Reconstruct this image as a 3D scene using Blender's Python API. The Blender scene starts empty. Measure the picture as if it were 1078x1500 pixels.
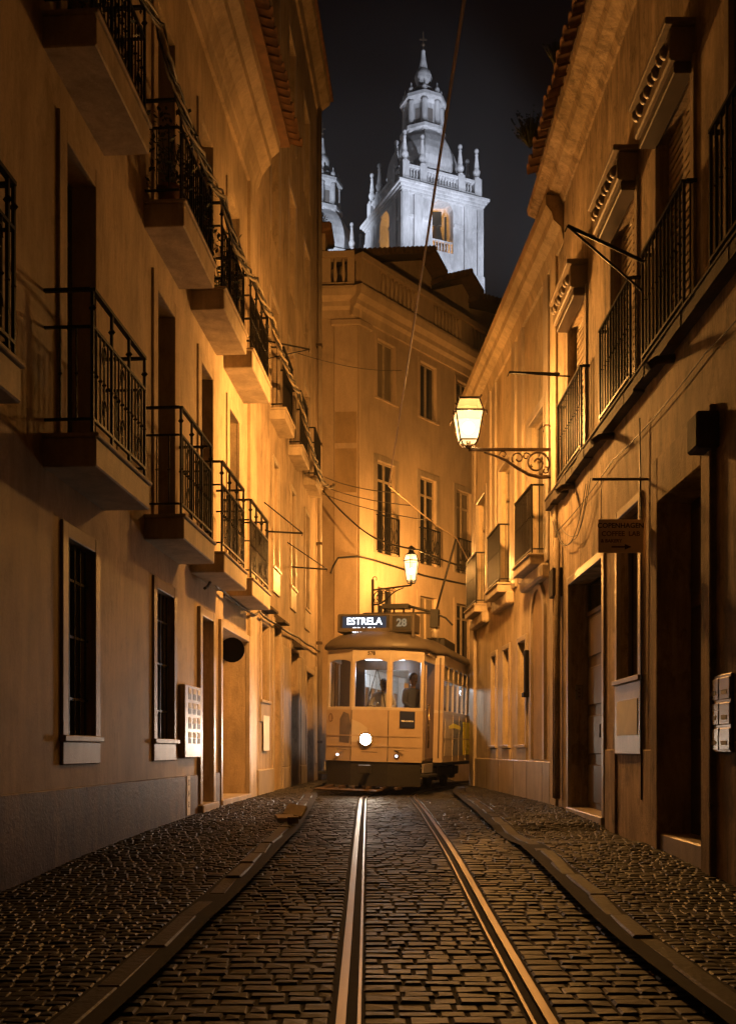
import bpy, bmesh, math, random
from mathutils import Matrix, Vector, noise as mnoise
random.seed(7)
PI = math.pi
SC = bpy.context.scene
COL = SC.collection

# ------------------------------------------------------------------ camera, world, exposure
EYE = 1.4
cam_d = bpy.data.cameras.new('camera'); cam = bpy.data.objects.new('camera', cam_d); COL.objects.link(cam)
cam.location = (0, 0, EYE); cam.rotation_euler = (PI/2, 0, 0)
cam_d.sensor_fit = 'VERTICAL'; cam_d.sensor_height = 36.0; cam_d.sensor_width = 36.0
cam_d.lens = 1450/1500*36; cam_d.shift_y = (1098-750)/1500; cam_d.shift_x = 0.0
cam_d.clip_start = 0.05; cam_d.clip_end = 3000
SC.camera = cam
w = bpy.data.worlds.new('World'); SC.world = w; w.use_nodes = True
bg = w.node_tree.nodes['Background']
bg.inputs[0].default_value = (0.60, 0.50, 0.78, 1); bg.inputs[1].default_value = 0.0022
SC.view_settings.view_transform = 'Standard'; SC.view_settings.look = 'None'
SC.view_settings.exposure = 0.0; SC.view_settings.gamma = 1.0
try: SC.view_settings.use_curve_mapping = False
except Exception: pass
SC.cycles.use_denoising = True
SC.cycles.max_bounces = 6; SC.cycles.diffuse_bounces = 2; SC.cycles.glossy_bounces = 3
SC.cycles.transparent_max_bounces = 12
SC.cycles.sample_clamp_indirect = 3.0
SC.cycles.caustics_reflective = False; SC.cycles.caustics_refractive = False

# ------------------------------------------------------------------ helpers
def smoothstep(a, b, x):
    t = max(0, min(1, (x-a)/(b-a))); return t*t*(3-2*t)
_prof = [(-60,-2.0),(-10,-.33),(0,0),(4.4,.177),(6,.235),(9.3,.417),(14.3,.525),(17.6,.53),(21,.54),(80,.56)]
def _lin(y):
    for (a, za), (b, zb) in zip(_prof, _prof[1:]):
        if y <= b: return za+(zb-za)*(y-a)/(b-a)
    return _prof[-1][1]
def zr(y):
    return sum(_lin(y+d) for d in (-1.2,-.8,-.4,0,.4,.8,1.2))/7

class Frame:
    """origin, along-direction u, outward direction o (both horizontal), z up"""
    def __init__(s, org, u, o):
        s.org = Vector(org); s.u = Vector((u[0],u[1],0)).normalized(); s.o = Vector((o[0],o[1],0)).normalized()
    def P(s, u, o, z): return s.org + s.u*u + s.o*o + Vector((0,0,z))
class MFrame:
    def __init__(s, M): s.M = M
    def P(s, x, y, z): return s.M @ Vector((x,y,z))
WORLD = MFrame(Matrix.Identity(4))
ROOT = {}

class MB:
    def __init__(s, fr=WORLD): s.fr = fr; s.v = []; s.f = []; s.sm = []
    def pt(s, a, b, c): s.v.append(s.fr.P(a,b,c)); return len(s.v)-1
    def face(s, idx, sm=False): s.f.append(tuple(idx)); s.sm.append(sm)
    def quad(s, p0, p1, p2, p3): s.face([s.pt(*p) for p in (p0,p1,p2,p3)])
    def poly(s, pts): s.face([s.pt(*p) for p in pts])
    def box(s, a0, a1, b0, b1, c0, c1):
        i = [s.pt(a,b,c) for c in (c0,c1) for a,b in ((a0,b0),(a1,b0),(a1,b1),(a0,b1))]
        for q in ((0,3,2,1),(4,5,6,7),(0,1,5,4),(1,2,6,5),(2,3,7,6),(3,0,4,7)): s.face([i[k] for k in q])
    def prism(s, pts, ax, h0, h1):
        """pts 2D polygon in the two other axes (in order), extruded on axis ax"""
        def mk(p, h):
            q = list(p); q.insert(ax, h); return q
        a = [s.pt(*mk(p,h0)) for p in pts]; b = [s.pt(*mk(p,h1)) for p in pts]; n = len(pts)
        s.face(a[::-1]); s.face(b)
        for k in range(n): s.face([a[k], a[(k+1)%n], b[(k+1)%n], b[k]])
    def tube(s, pts, r, n=6, caps=True, sm=True):
        P = [s.fr.P(*p) for p in pts]; rings = []
        N = len(P); rr = r if isinstance(r, (list,tuple)) else [r]*N
        for k in range(N):
            d = (P[min(k+1,N-1)]-P[max(k-1,0)])
            if d.length < 1e-9: d = Vector((0,0,1))
            d.normalize()
            ref = Vector((0,0,1)) if abs(d.z) < .93 else Vector((1,0,0))
            e1 = d.cross(ref).normalized(); e2 = d.cross(e1)
            ring = []
            for j in range(n):
                a = 2*PI*(j+.5)/n
                s.v.append(P[k]+(e1*math.cos(a)+e2*math.sin(a))*rr[k]); ring.append(len(s.v)-1)
            rings.append(ring)
        for k in range(N-1):
            for j in range(n): s.face([rings[k][j], rings[k][(j+1)%n], rings[k+1][(j+1)%n], rings[k+1][j]], sm)
        if caps: s.face(rings[0][::-1]); s.face(rings[-1])
    def lathe(s, prof, cx, cy, n=12, sm=True, rot=0, sq=False):
        rings = []
        for r, z in prof:
            rings.append([s.pt(cx+max(r,1e-4)*math.cos(2*PI*j/n+rot), cy+max(r,1e-4)*math.sin(2*PI*j/n+rot), z) for j in range(n)])
        for k in range(len(rings)-1):
            for j in range(n): s.face([rings[k][j], rings[k][(j+1)%n], rings[k+1][(j+1)%n], rings[k+1][j]], sm)
        s.face(rings[0][::-1]); s.face(rings[-1])
    def ball(s, a, b, c, r, n=8, m=5):
        s.lathe([(r*math.sin(PI*k/m), c-r*math.cos(PI*k/m)) for k in range(m+1)], a, b, n)
    def knob(s, a, b, c, r):
        P = [s.pt(a,b,c-r*1.3), s.pt(a,b,c+r*1.3), s.pt(a-r,b,c), s.pt(a,b-r,c), s.pt(a+r,b,c), s.pt(a,b+r,c)]
        for i, j in ((2,3),(3,4),(4,5),(5,2)): s.face((P[0],P[j],P[i])); s.face((P[1],P[i],P[j]))
    def build(s, name, mat, parent=None, bevel=0, label=None, kind=None, M=None):
        M = M if M is not None else ROOT.get(parent, Matrix.Identity(4))
        inv = M.inverted()
        me = bpy.data.meshes.new(name)
        me.from_pydata([inv @ v for v in s.v], [], s.f)
        me.polygons.foreach_set('use_smooth', s.sm)
        bm = bmesh.new(); bm.from_mesh(me)
        bmesh.ops.recalc_face_normals(bm, faces=bm.faces)
        if bevel:
            es = [e for e in bm.edges if len(e.link_faces) == 2 and e.calc_face_angle(0) > .6]
            bmesh.ops.bevel(bm, geom=es, offset=bevel, segments=1, affect='EDGES', clamp_overlap=True)
        bm.to_mesh(me); bm.free()
        o = bpy.data.objects.new(name, me); COL.objects.link(o)
        if mat: me.materials.append(mat)
        if parent: o.parent = parent
        else: o.matrix_world = M
        ROOT[o] = M
        if label: o['label'] = label
        if kind: o['kind'] = kind
        return o

def thing(name, label, cat, M=None, group=None):
    o = bpy.data.objects.new(name, None); COL.objects.link(o); o.empty_display_size = .2
    M = M if M is not None else Matrix.Identity(4)
    o.matrix_world = M; ROOT[o] = M.copy()
    o['label'] = label; o['category'] = cat
    if group: o['group'] = group
    return o
def tag(o, label, cat, group=None):
    o['label'] = label; o['category'] = cat
    if group: o['group'] = group
    return o
def T(x, y, z, rz=0): return Matrix.Translation((x,y,z)) @ Matrix.Rotation(rz, 4, 'Z')
def text_mesh(name, body, size, mat, parent, M, extrude=.002, offset=0.0, align='CENTER'):
    cu = bpy.data.curves.new(name, 'FONT'); cu.body = body; cu.size = size; cu.extrude = extrude
    cu.offset = offset; cu.align_x = align; cu.align_y = 'CENTER'; cu.resolution_u = 3
    t = bpy.data.objects.new(name, cu); COL.objects.link(t)
    dg = bpy.context.evaluated_depsgraph_get()
    me = bpy.data.meshes.new_from_object(t.evaluated_get(dg)); bpy.data.objects.remove(t)
    me.materials.clear(); me.materials.append(mat)
    o = bpy.data.objects.new(name, me); COL.objects.link(o)
    if parent: o.parent = parent; o.matrix_local = ROOT[parent].inverted() @ M
    else: o.matrix_world = M
    return o

# ------------------------------------------------------------------ materials
def newmat(name):
    m = bpy.data.materials.new(name); m.use_nodes = True
    nt = m.node_tree; b = nt.nodes['Principled BSDF']
    return m, nt, b
def N(nt, t, **kw):
    n = nt.nodes.new(t)
    for k, v in kw.items(): setattr(n, k, v)
    return n
def ramp(nt, fac, stops):
    r = N(nt, 'ShaderNodeValToRGB'); e = r.color_ramp.elements
    e[0].position, e[0].color = stops[0][0], (*stops[0][1], 1); e[1].position, e[1].color = stops[1][0], (*stops[1][1], 1)
    for p, c in stops[2:]:
        x = e.new(p); x.color = (*c, 1)
    nt.links.new(fac, r.inputs[0]); return r.outputs[0]
def mixc(nt, mode, fac, a, b):
    m = N(nt, 'ShaderNodeMix', data_type='RGBA', blend_type=mode)
    for sock, v in ((m.inputs[0], fac), (m.inputs[6], a), (m.inputs[7], b)):
        if hasattr(v, 'type') and hasattr(v, 'links'): nt.links.new(v, sock)
        elif isinstance(v, tuple): sock.default_value = (*v, 1) if len(v) == 3 else v
        else: sock.default_value = v
    return m.outputs[2]
def tex(nt, scale, stretch=(1,1,1), detail=6, rough=.6, dist=0):
    tc = N(nt, 'ShaderNodeTexCoord'); mp = N(nt, 'ShaderNodeMapping'); mp.inputs['Scale'].default_value = stretch
    nt.links.new(tc.outputs['Object'], mp.inputs[0])
    n = N(nt, 'ShaderNodeTexNoise'); n.inputs['Scale'].default_value = scale; n.inputs['Detail'].default_value = detail
    n.inputs['Roughness'].default_value = rough; n.inputs['Distortion'].default_value = dist
    nt.links.new(mp.outputs[0], n.inputs[0]); return n.outputs[0]
def bump(nt, b, h, strength=.3, dist=.01):
    bp = N(nt, 'ShaderNodeBump'); bp.inputs['Strength'].default_value = strength; bp.inputs['Distance'].default_value = dist
    nt.links.new(h, bp.inputs['Height']); nt.links.new(bp.outputs[0], b.inputs['Normal'])
def plaster(name, c, dark=.72, streak=.5, rough=.85, blot=1.2, rel=.35, spec=.3, fs=0):
    m, nt, b = newmat(name)
    big = tex(nt, blot, (1,1,.7), 8, .62, .4); st = tex(nt, 3.2, (1,1,.16), 9, .72, 1.2); fine = tex(nt, 38, (1,1,1), 4, .6)
    d = tuple(x*dark for x in c); l = tuple(min(1,x*1.08) for x in c)
    c1 = ramp(nt, big, [(.32, d), (.62, l)])
    s1 = ramp(nt, st, [(.33, (1-streak,)*3), (.60, (1,1,1))])
    c2 = mixc(nt, 'MULTIPLY', 1.0, c1, s1)
    if fs:
        st2 = tex(nt, 9, (1,1,.11), 10, .8, 2.0); mk = ramp(nt, tex(nt, .9, (1,1,.6), 7, .7, .8), [(.42, (0,0,0)), (.60, (1,1,1))])
        mf = N(nt, 'ShaderNodeSeparateColor'); nt.links.new(mk, mf.inputs[0])
        c2 = mixc(nt, 'MULTIPLY', mf.outputs[0], c2, ramp(nt, st2, [(.43, (1-fs,)*3), (.55, (1,1,1))]))
        ch = tex(nt, 4.5, (1,1,.5), 10, .8, .5); c2 = mixc(nt, 'MULTIPLY', 1.0, c2, ramp(nt, ch, [(.40, (1-fs,)*3), (.47, (1,1,1))]))
    f1 = ramp(nt, fine, [(.3, (.86,)*3), (.65, (1.0,)*3)])
    c3 = mixc(nt, 'MULTIPLY', 1.0, c2, f1)
    nt.links.new(c3, b.inputs['Base Color'])
    b.inputs['Roughness'].default_value = rough; b.inputs['Specular IOR Level'].default_value = spec
    h = N(nt, 'ShaderNodeMath', operation='ADD'); nt.links.new(big, h.inputs[0]); nt.links.new(fine, h.inputs[1])
    bump(nt, b, h.outputs[0], rel, .012)
    return m
def simple(name, c, rough=.5, metal=0, var=.25, scale=8, rel=.1, stretch=(1,1,1), spec=.5):
    m, nt, b = newmat(name)
    n = tex(nt, scale, stretch, 5, .6)
    c1 = ramp(nt, n, [(.3, tuple(x*(1-var) for x in c)), (.7, tuple(min(1,x*(1+var*.5)) for x in c))])
    nt.links.new(c1, b.inputs['Base Color']); b.inputs['Roughness'].default_value = rough
    b.inputs['Metallic'].default_value = metal; b.inputs['Specular IOR Level'].default_value = spec
    rr = N(nt, 'ShaderNodeMapRange'); rr.inputs[3].default_value = max(.03, rough-.12); rr.inputs[4].default_value = min(1, rough+.12)
    nt.links.new(n, rr.inputs[0]); nt.links.new(rr.outputs[0], b.inputs['Roughness'])
    if rel: bump(nt, b, n, rel, .006)
    return m
def stones(name, c0, c1, rough=.42, rel=.5):
    m, nt, b = newmat(name)
    g = N(nt, 'ShaderNodeNewGeometry'); oi = N(nt, 'ShaderNodeObjectInfo')
    ad = N(nt, 'ShaderNodeMath', operation='ADD'); nt.links.new(g.outputs['Random Per Island'], ad.inputs[0]); nt.links.new(oi.outputs['Random'], ad.inputs[1])
    fr = N(nt, 'ShaderNodeMath', operation='FRACT'); nt.links.new(ad.outputs[0], fr.inputs[0])
    base = ramp(nt, fr.outputs[0], [(0, c0), (1, c1)])
    tc = N(nt, 'ShaderNodeTexCoord')
    n = N(nt, 'ShaderNodeTexNoise'); n.inputs['Scale'].default_value = 22; n.inputs['Detail'].default_value = 6
    nt.links.new(g.outputs['Position'], n.inputs[0])
    n2 = N(nt, 'ShaderNodeTexNoise'); n2.inputs['Scale'].default_value = 1.3; n2.inputs['Detail'].default_value = 4
    nt.links.new(g.outputs['Position'], n2.inputs[0])
    k = ramp(nt, n.outputs[0], [(.3, (.6,.6,.6)), (.7, (1,1,1))]); k2 = ramp(nt, n2.outputs[0], [(.35, (.6,.6,.6)), (.65, (1,1,1))])
    nt.links.new(mixc(nt, 'MULTIPLY', 1.0, mixc(nt, 'MULTIPLY', 1.0, base, k), k2), b.inputs['Base Color'])
    b.inputs['Specular IOR Level'].default_value = .36
    rr = N(nt, 'ShaderNodeMapRange'); rr.inputs[3].default_value = rough-.14; rr.inputs[4].default_value = rough+.2
    nt.links.new(n2.outputs[0], rr.inputs[0]); nt.links.new(rr.outputs[0], b.inputs['Roughness'])
    bump(nt, b, n.outputs[0], rel, .008)
    return m
def emit(name, c, s):
    m = bpy.data.materials.new(name); m.use_nodes = True; nt = m.node_tree; nt.nodes.clear()
    o = N(nt, 'ShaderNodeOutputMaterial'); e = N(nt, 'ShaderNodeEmission'); e.inputs[0].default_value = (*c,1); e.inputs[1].default_value = s
    nt.links.new(e.outputs[0], o.inputs[0]); return m
def glowglass(name, c, s, clear=(.85,.8,.7)):
    m = bpy.data.materials.new(name); m.use_nodes = True; nt = m.node_tree; nt.nodes.clear()
    o = N(nt, 'ShaderNodeOutputMaterial'); e = N(nt, 'ShaderNodeEmission'); e.inputs[0].default_value = (*c,1); e.inputs[1].default_value = s
    t = N(nt, 'ShaderNodeBsdfTransparent'); t.inputs[0].default_value = (*clear,1); a = N(nt, 'ShaderNodeAddShader')
    nt.links.new(e.outputs[0], a.inputs[0]); nt.links.new(t.outputs[0], a.inputs[1]); nt.links.new(a.outputs[0], o.inputs[0]); return m
def clearglass(name, c=(.75,.78,.8), refl=.12):
    m = bpy.data.materials.new(name); m.use_nodes = True; nt = m.node_tree; nt.nodes.clear()
    o = N(nt, 'ShaderNodeOutputMaterial'); g = N(nt, 'ShaderNodeBsdfGlossy'); g.inputs['Roughness'].default_value = .05
    t = N(nt, 'ShaderNodeBsdfTransparent'); t.inputs[0].default_value = (*c,1); x = N(nt, 'ShaderNodeMixShader'); x.inputs[0].default_value = refl
    nt.links.new(t.outputs[0], x.inputs[1]); nt.links.new(g.outputs[0], x.inputs[2]); nt.links.new(x.outputs[0], o.inputs[0]); return m

M_wallA = plaster('plaster_cream', (.58,.45,.305), .66, .3, .7, .9, .25, .4, .2)
M_wallB = plaster('plaster_ochre', (.53,.40,.27), .65, .35, .8, 1.1, .3, .3, .3)
M_wallR = plaster('plaster_stained', (.60,.45,.29), .5, .55, .85, 1.1, .5, .3, .4)
M_wallR2 = plaster('plaster_yellow', (.62,.48,.30), .68, .35, .8, 1.0, .3, .3, .25)
M_wallC = plaster('plaster_pale', (.58,.44,.30), .78, .18, .85, .7, .2)
M_plinth = plaster('plinth_stone', (.20,.125,.08), .5, .6, .6, 2.0, .5, .3, .62)
M_trim = plaster('limestone_trim', (.46,.37,.27), .72, .25, .42, 2.5, .2, .6)
M_jamb = plaster('window_jamb_stone', (.33,.25,.17), .7, .3, .5, 2.5, .2, .5)
M_slab = plaster('balcony_stone', (.55,.44,.31), .7, .3, .65, 3.0, .25, .4)
M_recess = plaster('reveal_plaster', (.40,.28,.15), .75, .2, .8, 2.0, .2)
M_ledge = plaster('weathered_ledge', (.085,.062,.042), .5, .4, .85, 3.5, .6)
M_iron = simple('black_iron', (.008,.0065,.0055), .5, 0, .4, 30, .15, (1,1,1), .15)
M_ironR = simple('rusty_iron', (.10,.065,.04), .5, .4, .4, 30, .2)
M_wood = simple('dark_wood', (.06,.035,.02), .5, 0, .45, 6, .15, (1,1,.15))
M_door = simple('old_brown_door', (.075,.045,.022), .45, 0, .4, 5, .15, (1,1,.15))
M_frame = simple('painted_frame', (.42,.33,.22), .5, 0, .25, 10, .1)
M_glass = simple('dark_window_glass', (.012,.012,.013), .08, 0, .3, 2, 0, (1,1,1), .6)
M_curtain = simple('drawn_curtain', (.22,.17,.11), .85, 0, .35, 9, .2, (1,1,.1))
M_tile = simple('clay_tile', (.20,.10,.045), .8, 0, .4, 7, .3)
M_tileD = simple('dark_clay_tile', (.10,.055,.03), .85, 0, .4, 7, .3)
M_cobble = stones('basalt_cobble', (.007,.0054,.0042), (.019,.0145,.0105), .55, .6)
M_sett = stones('limestone_sett', (.011,.0085,.0062), (.026,.020,.0145), .52, .6)
M_kerb = stones('kerb_limestone', (.022,.017,.012), (.042,.032,.023), .52, .7)
M_dirt = simple('joint_dirt', (.010,.0075,.0055), .95, 0, .4, 12, .4)
M_steel = simple('worn_rail_steel', (.20,.165,.14), .40, 1.0, .3, 14, .08, (1,.05,1))
M_groove = simple('rail_groove_steel', (.03,.025,.02), .6, .6, .4, 14, .1)
M_white = plaster('church_limestone', (.66,.66,.68), .7, .35, .8, .5, .3)
M_cable = simple('black_cable', (.02,.016,.012), .55, 0, .3, 20, 0)
M_cableP = simple('pale_cable', (.34,.27,.17), .5, 0, .3, 20, 0)
M_copper = simple('contact_wire_copper', (.62,.47,.30), .5, .2, .2, 20, 0)
M_yellow = simple('tram_yellow_paint', (.36,.27,.18), .32, 0, .12, 4, .03)
M_cream = simple('tram_cream_paint', (.42,.355,.275), .32, 0, .12, 4, .03)
M_roof = simple('tram_roof_paint', (.075,.06,.045), .5, 0, .3, 3, .1)
M_black = simple('tram_underframe', (.018,.016,.014), .6, .2, .4, 12, .2)
M_chrome = simple('polished_brass', (.6,.45,.22), .25, 1, .2, 12, .05)
M_tglass = clearglass('tram_glass', (.82,.84,.86), .08)
M_leaf = simple('dark_leaves', (.035,.045,.018), .6, 0, .5, 25, 0)
M_pot = simple('terracotta_pot', (.28,.12,.06), .8, 0, .3, 10, .2)
M_paper = simple('white_paper', (.86,.83,.79), .7, 0, .1, 5, 0)
M_steelb = simple('brushed_steel', (.16,.145,.135), .3, 1, .25, 10, .05, (1,.1,1))
M_signp = simple('sign_board', (.78,.62,.44), .55, 0, .12, 6, .05)
M_ink = simple('dark_print', (.03,.018,.012), .6, 0, .2, 10, 0)
M_inkb = simple('brown_print', (.13,.06,.028), .6, 0, .2, 10, 0)
M_bronze = simple('bell_bronze', (.10,.085,.06), .45, .8, .3, 6, .1)
M_skin = simple('skin', (.35,.20,.13), .55, 0, .1, 10, 0)
M_shirt = simple('pale_shirt', (.42,.38,.34), .8, 0, .15, 8, .1)
M_bluec = simple('dark_jacket', (.05,.06,.09), .8, 0, .2, 8, .1)
M_hair = simple('dark_hair', (.02,.015,.012), .6, 0, .3, 30, .1)
M_navy = simple('navy_sign', (.012,.018,.05), .4, 0, .1, 6, 0)
M_grey = simple('grey_panel', (.20,.18,.17), .5, 0, .2, 6, .05)

# ------------------------------------------------------------------ lamps (light inside their lanterns)
def point(name, loc, W, col, r=.05, smooth=0.0, parent=None):
    d = bpy.data.lights.new(name, 'POINT'); d.energy = W; d.color = col; d.shadow_soft_size = r
    if smooth:
        d.use_nodes = True; nt = d.node_tree; e = nt.nodes['Emission']
        lf = nt.nodes.new('ShaderNodeLightFalloff'); lf.inputs['Strength'].default_value = 1.0; lf.inputs['Smooth'].default_value = smooth
        nt.links.new(lf.outputs['Quadratic'], e.inputs['Strength'])
    o = bpy.data.objects.new(name, d); COL.objects.link(o); o.location = loc
    if parent: o.parent = parent; o.matrix_parent_inverse = ROOT[parent].inverted()
    return o
def spot(name, loc, target, W, col, ang, blend=.5, r=.1):
    d = bpy.data.lights.new(name, 'SPOT'); d.energy = W; d.color = col; d.spot_size = math.radians(ang); d.spot_blend = blend; d.shadow_soft_size = r
    o = bpy.data.objects.new(name, d); COL.objects.link(o); o.location = loc
    o.rotation_euler = (Vector(target)-Vector(loc)).to_track_quat('-Z', 'Y').to_euler()
    return o
SODIUM = (1.0, .455, .11)
HAZE = .0013
LAMP1_W, LAMP2_W, HEAD_W = 430, 2500, 400

# ------------------------------------------------------------------ facade builders
def holes_wall(mb, u0, u1, z0, z1, holes, o=0.0, depth=.26):
    us = sorted({u0,u1,*[h[0] for h in holes],*[h[1] for h in holes]}); zs = sorted({z0,z1,*[h[2] for h in holes],*[h[3] for h in holes]})
    us = [x for x in us if u0 <= x <= u1]; zs = [x for x in zs if z0 <= x <= z1]
    for a, b in zip(us, us[1:]):
        for c, d in zip(zs, zs[1:]):
            m, n = (a+b)/2, (c+d)/2
            if any(h[0] < m < h[1] and h[2] < n < h[3] for h in holes): continue
            mb.quad((a,o,c),(b,o,c),(b,o,d),(a,o,d))
    for h in holes:
        a, b, c, d = h[:4]; dp = h[4] if len(h) > 4 else depth
        mb.quad((a,o,c),(a,o-dp,c),(a,o-dp,d),(a,o,d)); mb.quad((b,o,c),(b,o-dp,c),(b,o-dp,d),(b,o,d))
        mb.quad((a,o,d),(b,o,d),(b,o-dp,d),(a,o-dp,d)); mb.quad((a,o,c),(b,o,c),(b,o-dp,c),(a,o-dp,c))

def window(fr, par, u0, u1, z0, z1, depth=.2, mat=None, trim=.1, tproud=.03, trimmat=None, mull=1, trans=.3, panel=0, sill=True, curtain=False, label=None, glassmat=None, back=True):
    """window > frame mesh; pane, surround, sill as sub-parts"""
    mat = mat or M_wood; trimmat = trimmat or M_trim
    f = MB(fr); t = .05; d0, d1 = -depth-.05, -depth
    f.box(u0, u0+t, d0, d1, z0, z1); f.box(u1-t, u1, d0, d1, z0, z1)
    f.box(u0+t, u1-t, d0, d1, z1-t, z1); f.box(u0+t, u1-t, d0, d1, z0, z0+t)
    um = (u0+u1)/2; zt = z1-(z1-z0)*trans if trans else z1
    if mull: f.box(um-.035, um+.035, d0, d1+.012, z0+t, z1-t)
    if trans: f.box(u0+t, um-.036, d0, d1+.006, zt-.03, zt+.03); f.box(um+.036, u1-t, d0, d1+.006, zt-.03, zt+.03)
    W = f.build('window', mat, par, .004, label)
    for a, b in (((u0+t, um-.035), (um+.035, u1-t)) if mull else ((u0+t, u1-t),)):
        p = MB(fr); p.box(a+.001, b-.001, d0+.018, d0+.026, z0+t, z1-t); p.build('pane', glassmat or M_glass, W)
    if curtain:
        k = MB(fr); k.box(u0, u1, d0-.06, d0-.05, z0, z1); k.build('curtain', M_curtain, W)
    if trim:
        s = MB(fr); e = .003
        s.box(u0-trim, u0+e, -.02, tproud, z0, z1+trim); s.box(u1-e, u1+trim, -.02, tproud, z0, z1+trim); s.box(u0+e, u1-e, -.02, tproud-.002, z1-e, z1+trim)
        s.build('surround', trimmat, W, .006)
    if sill:
        s = MB(fr); s.box(u0-trim-.02, u1+trim+.02, -depth, tproud+.03, z0-.05, z0+.004)
        s.build('sill', trimmat, W, .006)
    if panel:
        s = MB(fr); s.box(u0-trim, u1+trim, -.02, tproud, z0-.05-panel, z0-.05); s.build('sill_panel', trimmat, W, .008)
    return W
def door(fr, par, u0, u1, z0, z1, depth=.2, mat=None, trim=.1, tproud=.03, trimmat=None, panels=3, leaf=2, over=0, label=None, handle=True):
    mat = mat or M_door; trimmat = trimmat or M_trim
    d = MB(fr); du = (u1-u0)/leaf
    for k in range(leaf): d.box(u0+k*du+.004, u0+(k+1)*du-.004, -depth-.06, -depth, z0, z1-over)
    if over: d.box(u0, u1, -depth-.05, -depth+.02, z1-over, z1-over+.06)
    D = d.build('door', mat, par, .004, label)
    for k in range(leaf):
        h = (z1-over-z0)/panels
        for j in range(panels):
            p = MB(fr); p.box(u0+k*du+.08, u0+(k+1)*du-.08, -depth-.001, -depth+.022, z0+j*h+.09, z0+(j+1)*h-.05); p.build('door_panel', mat, D, .012)
    if over:
        p = MB(fr); p.box(u0, u1, -depth-.04, -depth-.03, z1-over+.06, z1); p.build('fanlight', M_glass, D)
    if handle:
        p = MB(fr); um = (u0+u1)/2; p.box(um+.03, um+.06, -depth, -depth+.06, z0+.95, z0+1.12); p.build('handle', M_steelb, D, .006)
    if trim:
        s = MB(fr); e = .003
        s.box(u0-trim, u0+e, -.02, tproud, z0, z1+trim); s.box(u1-e, u1+trim, -.02, tproud, z0, z1+trim); s.box(u0+e, u1-e, -.02, tproud-.002, z1-e, z1+trim)
        s.build('surround', trimmat, D, .006)
    return D
def railing_mesh(fr, u0, u1, o, zt, h=1.1, style='A', gap=.095, ob=0.0):
    r = MB(fr); t = .016
    def bar(a, b, hw, hh):   # rail between two (u,o) points at height z
        (ua,oa,za), (ub,o2,zb) = a, b
        if abs(ua-ub) > abs(oa-o2): r.box(min(ua,ub), max(ua,ub), oa-hw, oa+hw, za-hh, za+hh)
        else: r.box(ua-hw, ua+hw, min(oa,o2), max(oa,o2), za-hh, za+hh)
    zs = [zt+.12, zt+h-.30, zt+h] if style == 'A' else [zt+.07, zt+h]
    for k, z in enumerate(zs):
        hw, hh = (.022,.014) if k == len(zs)-1 else (.014,.012)
        bar((u0,o,z),(u1,o,z),hw,hh)
        for u in (u0,u1): bar((u,o-.018,z),(u,ob,z),hw-.003,hh-.002)
    n = max(2, round((u1-u0)/gap)); zb = zs[0]; zu = zs[1] if style == 'A' else zs[-1]
    for k in range(n+1):
        u = u0+(u1-u0)*k/n; post = k in (0, n) or (style == 'A' and k % 5 == 0)
        w_ = .012 if post else (.008 if style == 'R' else .007)
        r.box(u-w_, u+w_, o-w_, o+w_, zt if post else zb, zt+h-.005 if post else zu)
        if style == 'A' and post: r.knob(u, o, zt+h-.15, .033)
        if style == 'A': r.knob(u, o, (zb+zu)/2, .021)
        elif style == 'R':
            r.knob(u, o, zt+h*.55, .018)
            if k % 2 == 0: r.knob(u, o, zt+h*.9, .014)
    m = max(2, round((o-ob)/.12))
    for u in (u0,u1):
        for k in range(1, m):
            oo = ob+(o-ob)*k/m; r.box(u-.006, u+.006, oo-.006, oo+.006, zb, zu)
            if style == 'A': r.knob(u, oo, (zb+zu)/2, .018)
    if style == 'A':   # scrolls on the front
        for k in range(3):
            u = u0+(u1-u0)*(k+.5)/3
            for dz in (.22,-.22):
                c = [(u+.05*math.cos(a), o+.016, (zb+zu)/2+dz+.08*math.sin(a)) for a in [x*PI/5 for x in range(9)]]
                r.tube(c, .006, 4)
    return r
def balcony(fr, par, u0, u1, proj, zt, th, h=1.1, style='A', slabmat=None, label=None, lip=True):
    s = MB(fr); s.box(u0, u1, -.02, proj, zt-th, zt-.035)
    B = s.build('balcony', slabmat or M_slab, par, .012, label)
    p = MB(fr); p.box(u0-.02, u1+.02, -.01, proj+.025, zt-.035, zt); p.build('paving_slab', slabmat or M_slab, B, .008)
    railing_mesh(fr, u0+.03, u1-.03, proj-.04, zt, h, style).build('railing', M_iron if style != 'C' else M_ironR, B)
    return B
def profile_run(fr, prof, u0, u1, mb=None):
    mb = mb or MB(fr); mb.prism(prof, 0, u0, u1); return mb
_tile_cache = {}
def tile_mesh(L=.5, r=.1):
    k = (L, r)
    if k not in _tile_cache:
        me = bpy.data.meshes.new('roof_tile'); v = []; f = []
        n = 6
        for y, rr in ((0, r), (L, r*.82)):
            for q in (rr, rr-.018):
                for j in range(n+1):
                    a = PI*j/n; v.append((q*math.cos(a), y, q*math.sin(a)*.9))
        s = n+1
        for j in range(n):
            f.append((j, j+1, 2*s+j+1, 2*s+j)); f.append((s+j+1, s+j, 3*s+j, 3*s+j+1)); f.append((j+1, j, s+j, s+j+1)); f.append((2*s+j, 2*s+j+1, 3*s+j+1, 3*s+j))
        me.from_pydata(v, [], f); me.polygons.foreach_set('use_smooth', [i % 4 < 2 for i in range(len(f))])
        _tile_cache[k] = me
    return _tile_cache[k]
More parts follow.
